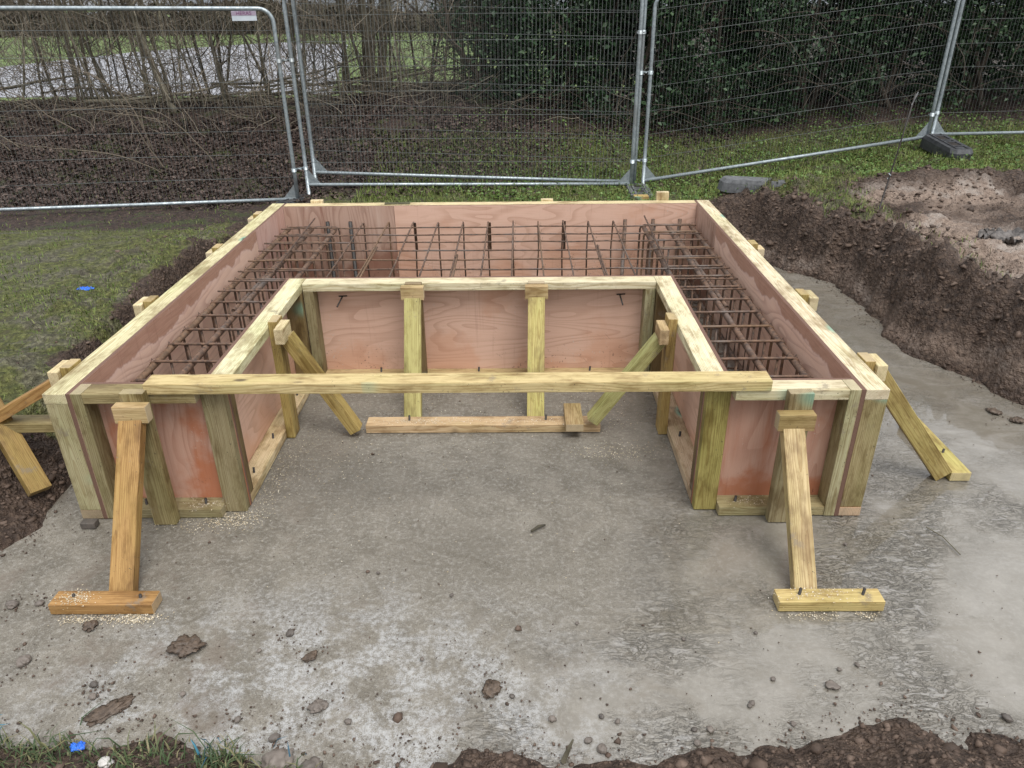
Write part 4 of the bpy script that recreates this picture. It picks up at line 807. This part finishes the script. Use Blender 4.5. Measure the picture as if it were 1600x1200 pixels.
def grass_blades(name, gx_, gy_, gz_, h, lean, mat, label, wd=.0022):
    n_ = len(gx_); P = np.stack([gx_, gy_, gz_], -1); a = rng.uniform(0, 6.28, n_); d = np.stack([np.cos(a), np.sin(a), np.zeros(n_)], -1); s_ = np.stack([-np.sin(a), np.cos(a), np.zeros(n_)], -1) * (wd * rng.uniform(.7, 1.5, n_))[:, None]
    hh = (h * np.exp(rng.normal(0, .4, n_)))[:, None]; ln = rng.uniform(.1, 1.0, n_)[:, None] * lean; z_ = np.array([[0, 0, 1.0]])
    m1 = P + z_ * hh * .6 + d * hh * ln * .35; t1 = P + z_ * hh * (1 - .35 * ln) + d * hh * ln
    V = np.stack([P - s_, P + s_, m1 + s_ * .8, m1 - s_ * .8, t1], 1).reshape(-1, 3); b5 = np.arange(n_)[:, None] * 5
    return tag(mobj(name, npmesh(name, V, np.concatenate([b5 + np.array([[0, 1, 2]]), b5 + np.array([[0, 2, 3]]), b5 + np.array([[3, 2, 4]])]), mat)), label, 'grass', kind='stuff')
g0 = rng.uniform(-5.4, 7.5, 210000); g1 = rng.uniform(.2, 7.3, 210000); gzv, gd = terrain(g0, g1)
pr = sst(gd + .2 * fbm(g0 * 3, g1 * 3, 4, 41) + .29 * (g0 < 0), .40, .58) * (1 - sst(g0, 3.0, 3.5) * (1 - sst(g1 + .3 * fbm(g0 * 2, g1 * 2, 3, 2), 4.55, 4.85)))
patch = sst(fbm(g0 * 1.1, g1 * 1.1, 4, 51), -.18, .25); pr = pr * np.where(g0 < -1.5, .10 + .75 * patch * (1 - sst(g1, 3.9, 4.4)), (.75 + .25 * patch) * (1 - sst(g1, 6.9, 7.5)))
pr = np.maximum(pr, .5 * ((g0 < -2.0) & (gd > .16) & (gd < .55)) * sst(fbm(g0 * 2.4, g1 * 2.4, 3, 53), .0, .25))
k = rng.uniform(0, 1, len(g0)) < pr; g0, g1, gzv = g0[k], g1[k], gzv[k]
grass_blades('worn_grass', g0, g1, gzv - .003, np.where(g0 < -1.5, .022, .042), 1.1, GRASS, 'short worn grass on both sides of the trench and along the fence')
n_ = 2600; t0 = rng.normal(0, 1, n_); g0 = np.concatenate([rng.normal(-1.28, .07, 330), rng.normal(-.98, .10, 170), rng.normal(-.68, .05, 330), rng.normal(-1.48, .06, 190), rng.normal(-.45, .03, 130), rng.normal(-.85, .25, 120)]); g1 = rng.normal(-1.23, .06, len(g0)) + .05 * (g0 < -1.2)
grass_blades('tussock_grass', g0, g1, tz(g0, g1), rng.choice([.015, .025, .045], len(g0)), 1.6, TUSS, 'longer grass tufts at the front left edge of the slab', .0022)
g0 = rng.normal(-1.45, .05, 14); g1 = rng.normal(-1.19, .035, 14)
grass_blades('blue_fibres', np.concatenate([g0, rng.normal(-.72, .015, 9), rng.normal(-.5, .04, 3)]), np.concatenate([g1, rng.normal(-1.22, .015, 12)]), np.full(26, .05), np.full(26, .04), 1.4, BLUEROPE, 'frayed blue plastic fibres tangled in the front grass', .002)['category'] = 'fibres'

# ------------------------------------------------------------------ thicket
def walk(p, d, n, step, wob, grav=0.0):
    P = [np.array(p, float)]; d = np.array(d, float); d /= np.linalg.norm(d)
    for _ in range(n):
        d = d + rng.normal(0, wob, 3) + np.array([0, 0, grav]); d /= np.linalg.norm(d); P.append(P[-1] + d * step)
    return np.array(P)
def sapling(x, y, h, r, lean, label, group, nb=9, nt=4, name='bare_sapling', stems=1):
    z = tzs(x, y) - .04; t = thing(name, (x, y, z), label, 'tree', group); B = Tubes(); Tw = Tubes()
    for s_ in range(stems):
        ox, oy = (rng.normal(0, .10, 2) if stems > 1 else (0, 0)); d0 = np.array([lean[0] + rng.normal(0, .05) + ox * 1.2, lean[1] + oy, 1.0])
        P = walk((x + ox, y + oy, z), d0, 11, h / 11, .045, .02); rr = r * (1 - np.linspace(0, .72, 12)) * rng.uniform(.7, 1.15); B.add(P, rr, 7, False)
        for _ in range(nb):
            k = rng.uniform(.06, .92); i = int(k * 10); q = P[i] + (P[i + 1] - P[i]) * rng.uniform(); a = rng.uniform(0, 6.28)
            d = np.array([math.cos(a), math.sin(a) * .8, rng.uniform(.15, 1.3)]); bl = rng.uniform(.35, 1.2); Q = walk(q, d, 6, bl / 6, .16, .03); br_ = max(.0035, rr[i] * .42); B.add(Q, br_ * (1 - np.linspace(0, .75, 7)), 5, False)
            for _ in range(nt):
                w_ = Q[int(rng.uniform(1, 6))]; d2 = rng.normal(0, 1, 3) + d / np.linalg.norm(d) * .9; Tw.add(walk(w_, d2, 4, rng.uniform(.06, .16), .22), np.linspace(.0034, .0013, 5), 3, False)
    mobj('trunk', B.mesh('trunk', BARK), t); mobj('crown', Tw.mesh('crown', TWIG), t)
THK = 'saplings in the thicket behind the fence'
k = 0
for i in range(84):
    u = i / 83; x = -7.2 + 7.4 * u + rng.normal(0, .12); y = rng.uniform(7.9, 10.2)
    if y < 8.2: y = 8.4
    lab = 'bare grey brown sapling in the thicket left of the white fence sign' if x < -3.75 else 'bare sapling in the thicket between the white sign and the evergreen hedge'
    sapling(x, y, rng.uniform(3.6, 5.2), rng.choice([.011, .014, .017, .021, .028]) * rng.uniform(.85, 1.15), (rng.normal(.0, .13), rng.normal(-.02, .08)), lab, THK + (' (left)' if x < -3.75 else ' (middle)'), 12, 5)
sapling(-1.85, 9.0, 4.8, .032, (0, 0), 'many-stemmed coppiced stool in the thicket behind the overlapping panels', None, 8, 3, 'coppice_stool', 10)
sapling(-4.55, 8.3, 4.4, .042, (-.32, 0), 'dark sapling leaning left, thickest stem in the left thicket', None, 10, 4)
sapling(-.55, 8.9, 4.6, .05, (.04, 0), 'upright dark stem at the edge of the evergreen hedge', None, 10, 4)
# laid and fallen branches
for i in range(34):
    x = rng.uniform(-7.0, .6); y = rng.uniform(8.2, 9.4); z = tzs(x, y) + rng.uniform(.02, .24); L0 = rng.uniform(1.0, 2.6)
    P = walk((x - L0 / 2, y, z), (1, rng.normal(0, .14), rng.normal(.0, .05)), 9, L0 / 9, .07); B = Tubes().add(P, np.linspace(1, .4, 10) * rng.uniform(.010, .030), 6, True)
    for _ in range(5): B.add(walk(P[int(rng.uniform(1, 9))], rng.normal(0, 1, 3) + np.array([.8, 0, .5]), 5, .1, .2), np.linspace(.005, .002, 6), 4, False)
    tag(mobj('laid_branch', B.mesh('laid_branch', BARK)), 'cut branch laid flat along the top of the leaf bank', 'branch', 'branches laid along the bank')
# low arching stems reaching over the fence line on the left
for i in range(14):
    x = rng.uniform(-7.0, -3.2); y = rng.uniform(6.6, 7.8); z = tzs(x, y)
    P = walk((x, y, z - .02), (rng.normal(-.1, .6), -.35, 1.2), 14, .13, .10, -.10); B = Tubes().add(P, np.linspace(.010, .003, 15), 5, False)
    for _ in range(10): B.add(walk(P[int(rng.uniform(3, 14))], rng.normal(0, 1, 3) + np.array([0, -.3, .3]), 6, .07, .22), np.linspace(.0035, .0014, 7), 3, False)
    tag(mobj('arching_stem', B.mesh('arching_stem', TWIG)), 'pale arching stem in front of the left thicket', 'shrub', 'arching stems at the left fence panel')
# tangle of fine twigs filling the thicket
T3 = Tubes()
for _ in range(3600):
    x = rng.uniform(-8.0, -.3); y = rng.uniform(7.6, 10.4); z = .55 + rng.beta(1.1, 1.6) * 2.6
    T3.add(walk((x, y, z), rng.normal(0, 1, 3) + np.array([0, 0, .9]), 5, rng.uniform(.06, .20), .2), np.linspace(.0042, .0018, 6), 3, False)
for _ in range(900):
    x = rng.uniform(-7.0, 3.0); y = rng.uniform(7.4, 9.2); z = tzs(x, y) + rng.uniform(0, .3)
    T3.add(walk((x, y, z), rng.normal(0, 1, 3) * np.array([1, .6, .35]), 6, rng.uniform(.05, .14), .2), np.linspace(.0045, .0018, 7), 3, False)
tag(mobj('brushwood', T3.mesh('brushwood', TWIG, False)), 'tangle of fine bare twigs filling the thicket', 'brushwood', kind='stuff')

# evergreen hedge on the right, bush by bush
def bush(x, y, rx, ry, h, n, label, size=.027, mat=IVY, twigs=22):
    n = int(n * 1.75)
    z = tzs(x, y); t = thing('evergreen_bush', (x, y, z), label, 'bush', 'evergreen bushes behind the fence'); B = Tubes()
    for _ in range(4):
        B.add(walk((x + rng.normal(0, .12), y + rng.normal(0, .12), z - .05), (rng.normal(0, .35), rng.normal(0, .25), 1), 9, h / 10, .1), np.linspace(.04, .008, 10), 6, False)
    for _ in range(twigs):
        a = rng.uniform(0, 6.28); B.add(walk((x + math.cos(a) * rx * .5, y + math.sin(a) * ry * .5, z + rng.uniform(.1, h * .7)), (math.cos(a), math.sin(a) - .3, rng.normal(.2, .6)), 8, .10, .2), np.linspace(.006, .002, 9), 4, False)
    mobj('trunk', B.mesh('trunk', DTWIG), t)
    nc = 150; a = rng.uniform(0, 6.28, nc); k_ = rng.uniform(.25, 1.0, nc) ** .5; hz = rng.uniform(0, 1, nc); wd_ = 1.05 - .55 * hz ** 3 - .12 * (1 - hz) ** 4
    cc = np.stack([np.cos(a) * k_ * wd_ * rx, np.sin(a) * k_ * wd_ * ry, hz * h], -1); j_ = rng.integers(0, nc, n)
    c = cc[j_] + rng.normal(0, 1, (n, 3)) * np.array([.13, .13, .15]); P = np.array([x, y, z]) + c; P = P[P[:, 2] > tz(P[:, 0], P[:, 1]) + .015]
    mobj('crown', leaves(P, size, mat, 'crown', .25, .2, .6), t)
EV = [(-.15, 8.7, .70, .8, 2.9, 5000, 'dark evergreen bush at the left end of the hedge, mixed with bare stems'), (.75, 8.35, .85, .9, 3.0, 8000, 'dark glossy evergreen bush behind the middle of the overlapping panels'), (1.75, 8.05, .90, .9, 3.1, 9000, 'dark evergreen bush directly behind the three fence posts'), (2.9, 8.0, .95, .9, 3.1, 9500, 'grey green leafy bush just right of the three fence posts'), (4.1, 8.15, 1.0, .95, 3.1, 9500, 'dark bramble covered bush behind the middle of the rising panel'), (5.3, 8.3, 1.0, .95, 3.1, 9500, 'dark bush behind the fence joint over the rubber foot'), (6.5, 8.3, 1.05, .95, 3.1, 9000, 'glossy dark bush right of the leaning fence posts'), (7.8, 8.4, 1.1, 1.0, 3.1, 7000, 'dark bush at the right edge of the picture')]
for x, y, rx, ry, h, n, lb in EV: bush(x, y, rx, ry, h, n, lb)
for x, lb in ((.9, 'left'), (2.6, 'second'), (4.4, 'third'), (6.2, 'fourth'), (8.0, 'right')):
    bush(x, 9.9, 1.25, .9, 3.3, 7500, 'tall dark evergreen in the rear row of the hedge, %s of five' % lb, .042, IVY, 8)
for i in range(46):
    x = rng.uniform(1.6, 6.6); y = rng.uniform(7.0, 7.75); z = tzs(x, y)
    P = walk((x, y, z + rng.uniform(0, 1.3)), (rng.normal(0, .9), rng.normal(-.1, .25), rng.uniform(.2, 1)), 16, rng.uniform(.07, .13), .14, -.075); B = Tubes().add(P, np.linspace(.0055, .002, 17), 4, False)
    for _ in range(3): B.add(walk(P[int(rng.uniform(3, 15))], rng.normal(0, 1, 3), 6, .07, .2), np.linspace(.003, .0013, 7), 3, False)
    tag(mobj('bramble_stem', B.mesh('bramble_stem', DTWIG)), 'thin arching bramble stem in front of the dark hedge', 'bramble', 'bramble stems in front of the hedge')

# far hedge across the yard
n_ = 32000; fx = rng.uniform(-75, 30, n_); fy = rng.normal(63, 2.0, n_); fz = np.abs(rng.beta(1.3, 1.5, n_)) * (2.3 + 2.6 * sst(-fx, 34, 46) + 1.0 * fbm(fx * .12, fx * 0, 3, 4))
tag(mobj('far_hedge', leaves(np.stack([fx, fy, fz - .4], -1), .25, mat_simple('far_twiggery', [(.2, (.030, .026, .018)), (.6, (.075, .062, .042)), (.95, (.12, .105, .075))], .9, 2., 0, island=.7), 'far_hedge', .2, .2)), 'brown leafless hedge across the far side of the paved yard', 'hedge', kind='stuff')
for i in range(26):
    x = -60 + 2.9 * i + rng.normal(0, .8); y = 58 + rng.normal(0, 1.2); t = thing('far_tree', (x, y, -.5), 'bare tree in the row beyond the paved yard', 'tree', 'trees beyond the paved yard'); B = Tubes(); P = walk((x, y, -.6), (0, 0, 1), 8, .62, .05); B.add(P, np.linspace(.16, .04, 9), 6, False)
    for _ in range(14): B.add(walk(P[int(rng.uniform(2, 8))], (rng.normal(0, 1), rng.normal(0, 1), 1.0), 5, .45, .15), np.linspace(.05, .012, 6), 4, False)
    mobj('trunk', B.mesh('trunk', BARK), t)
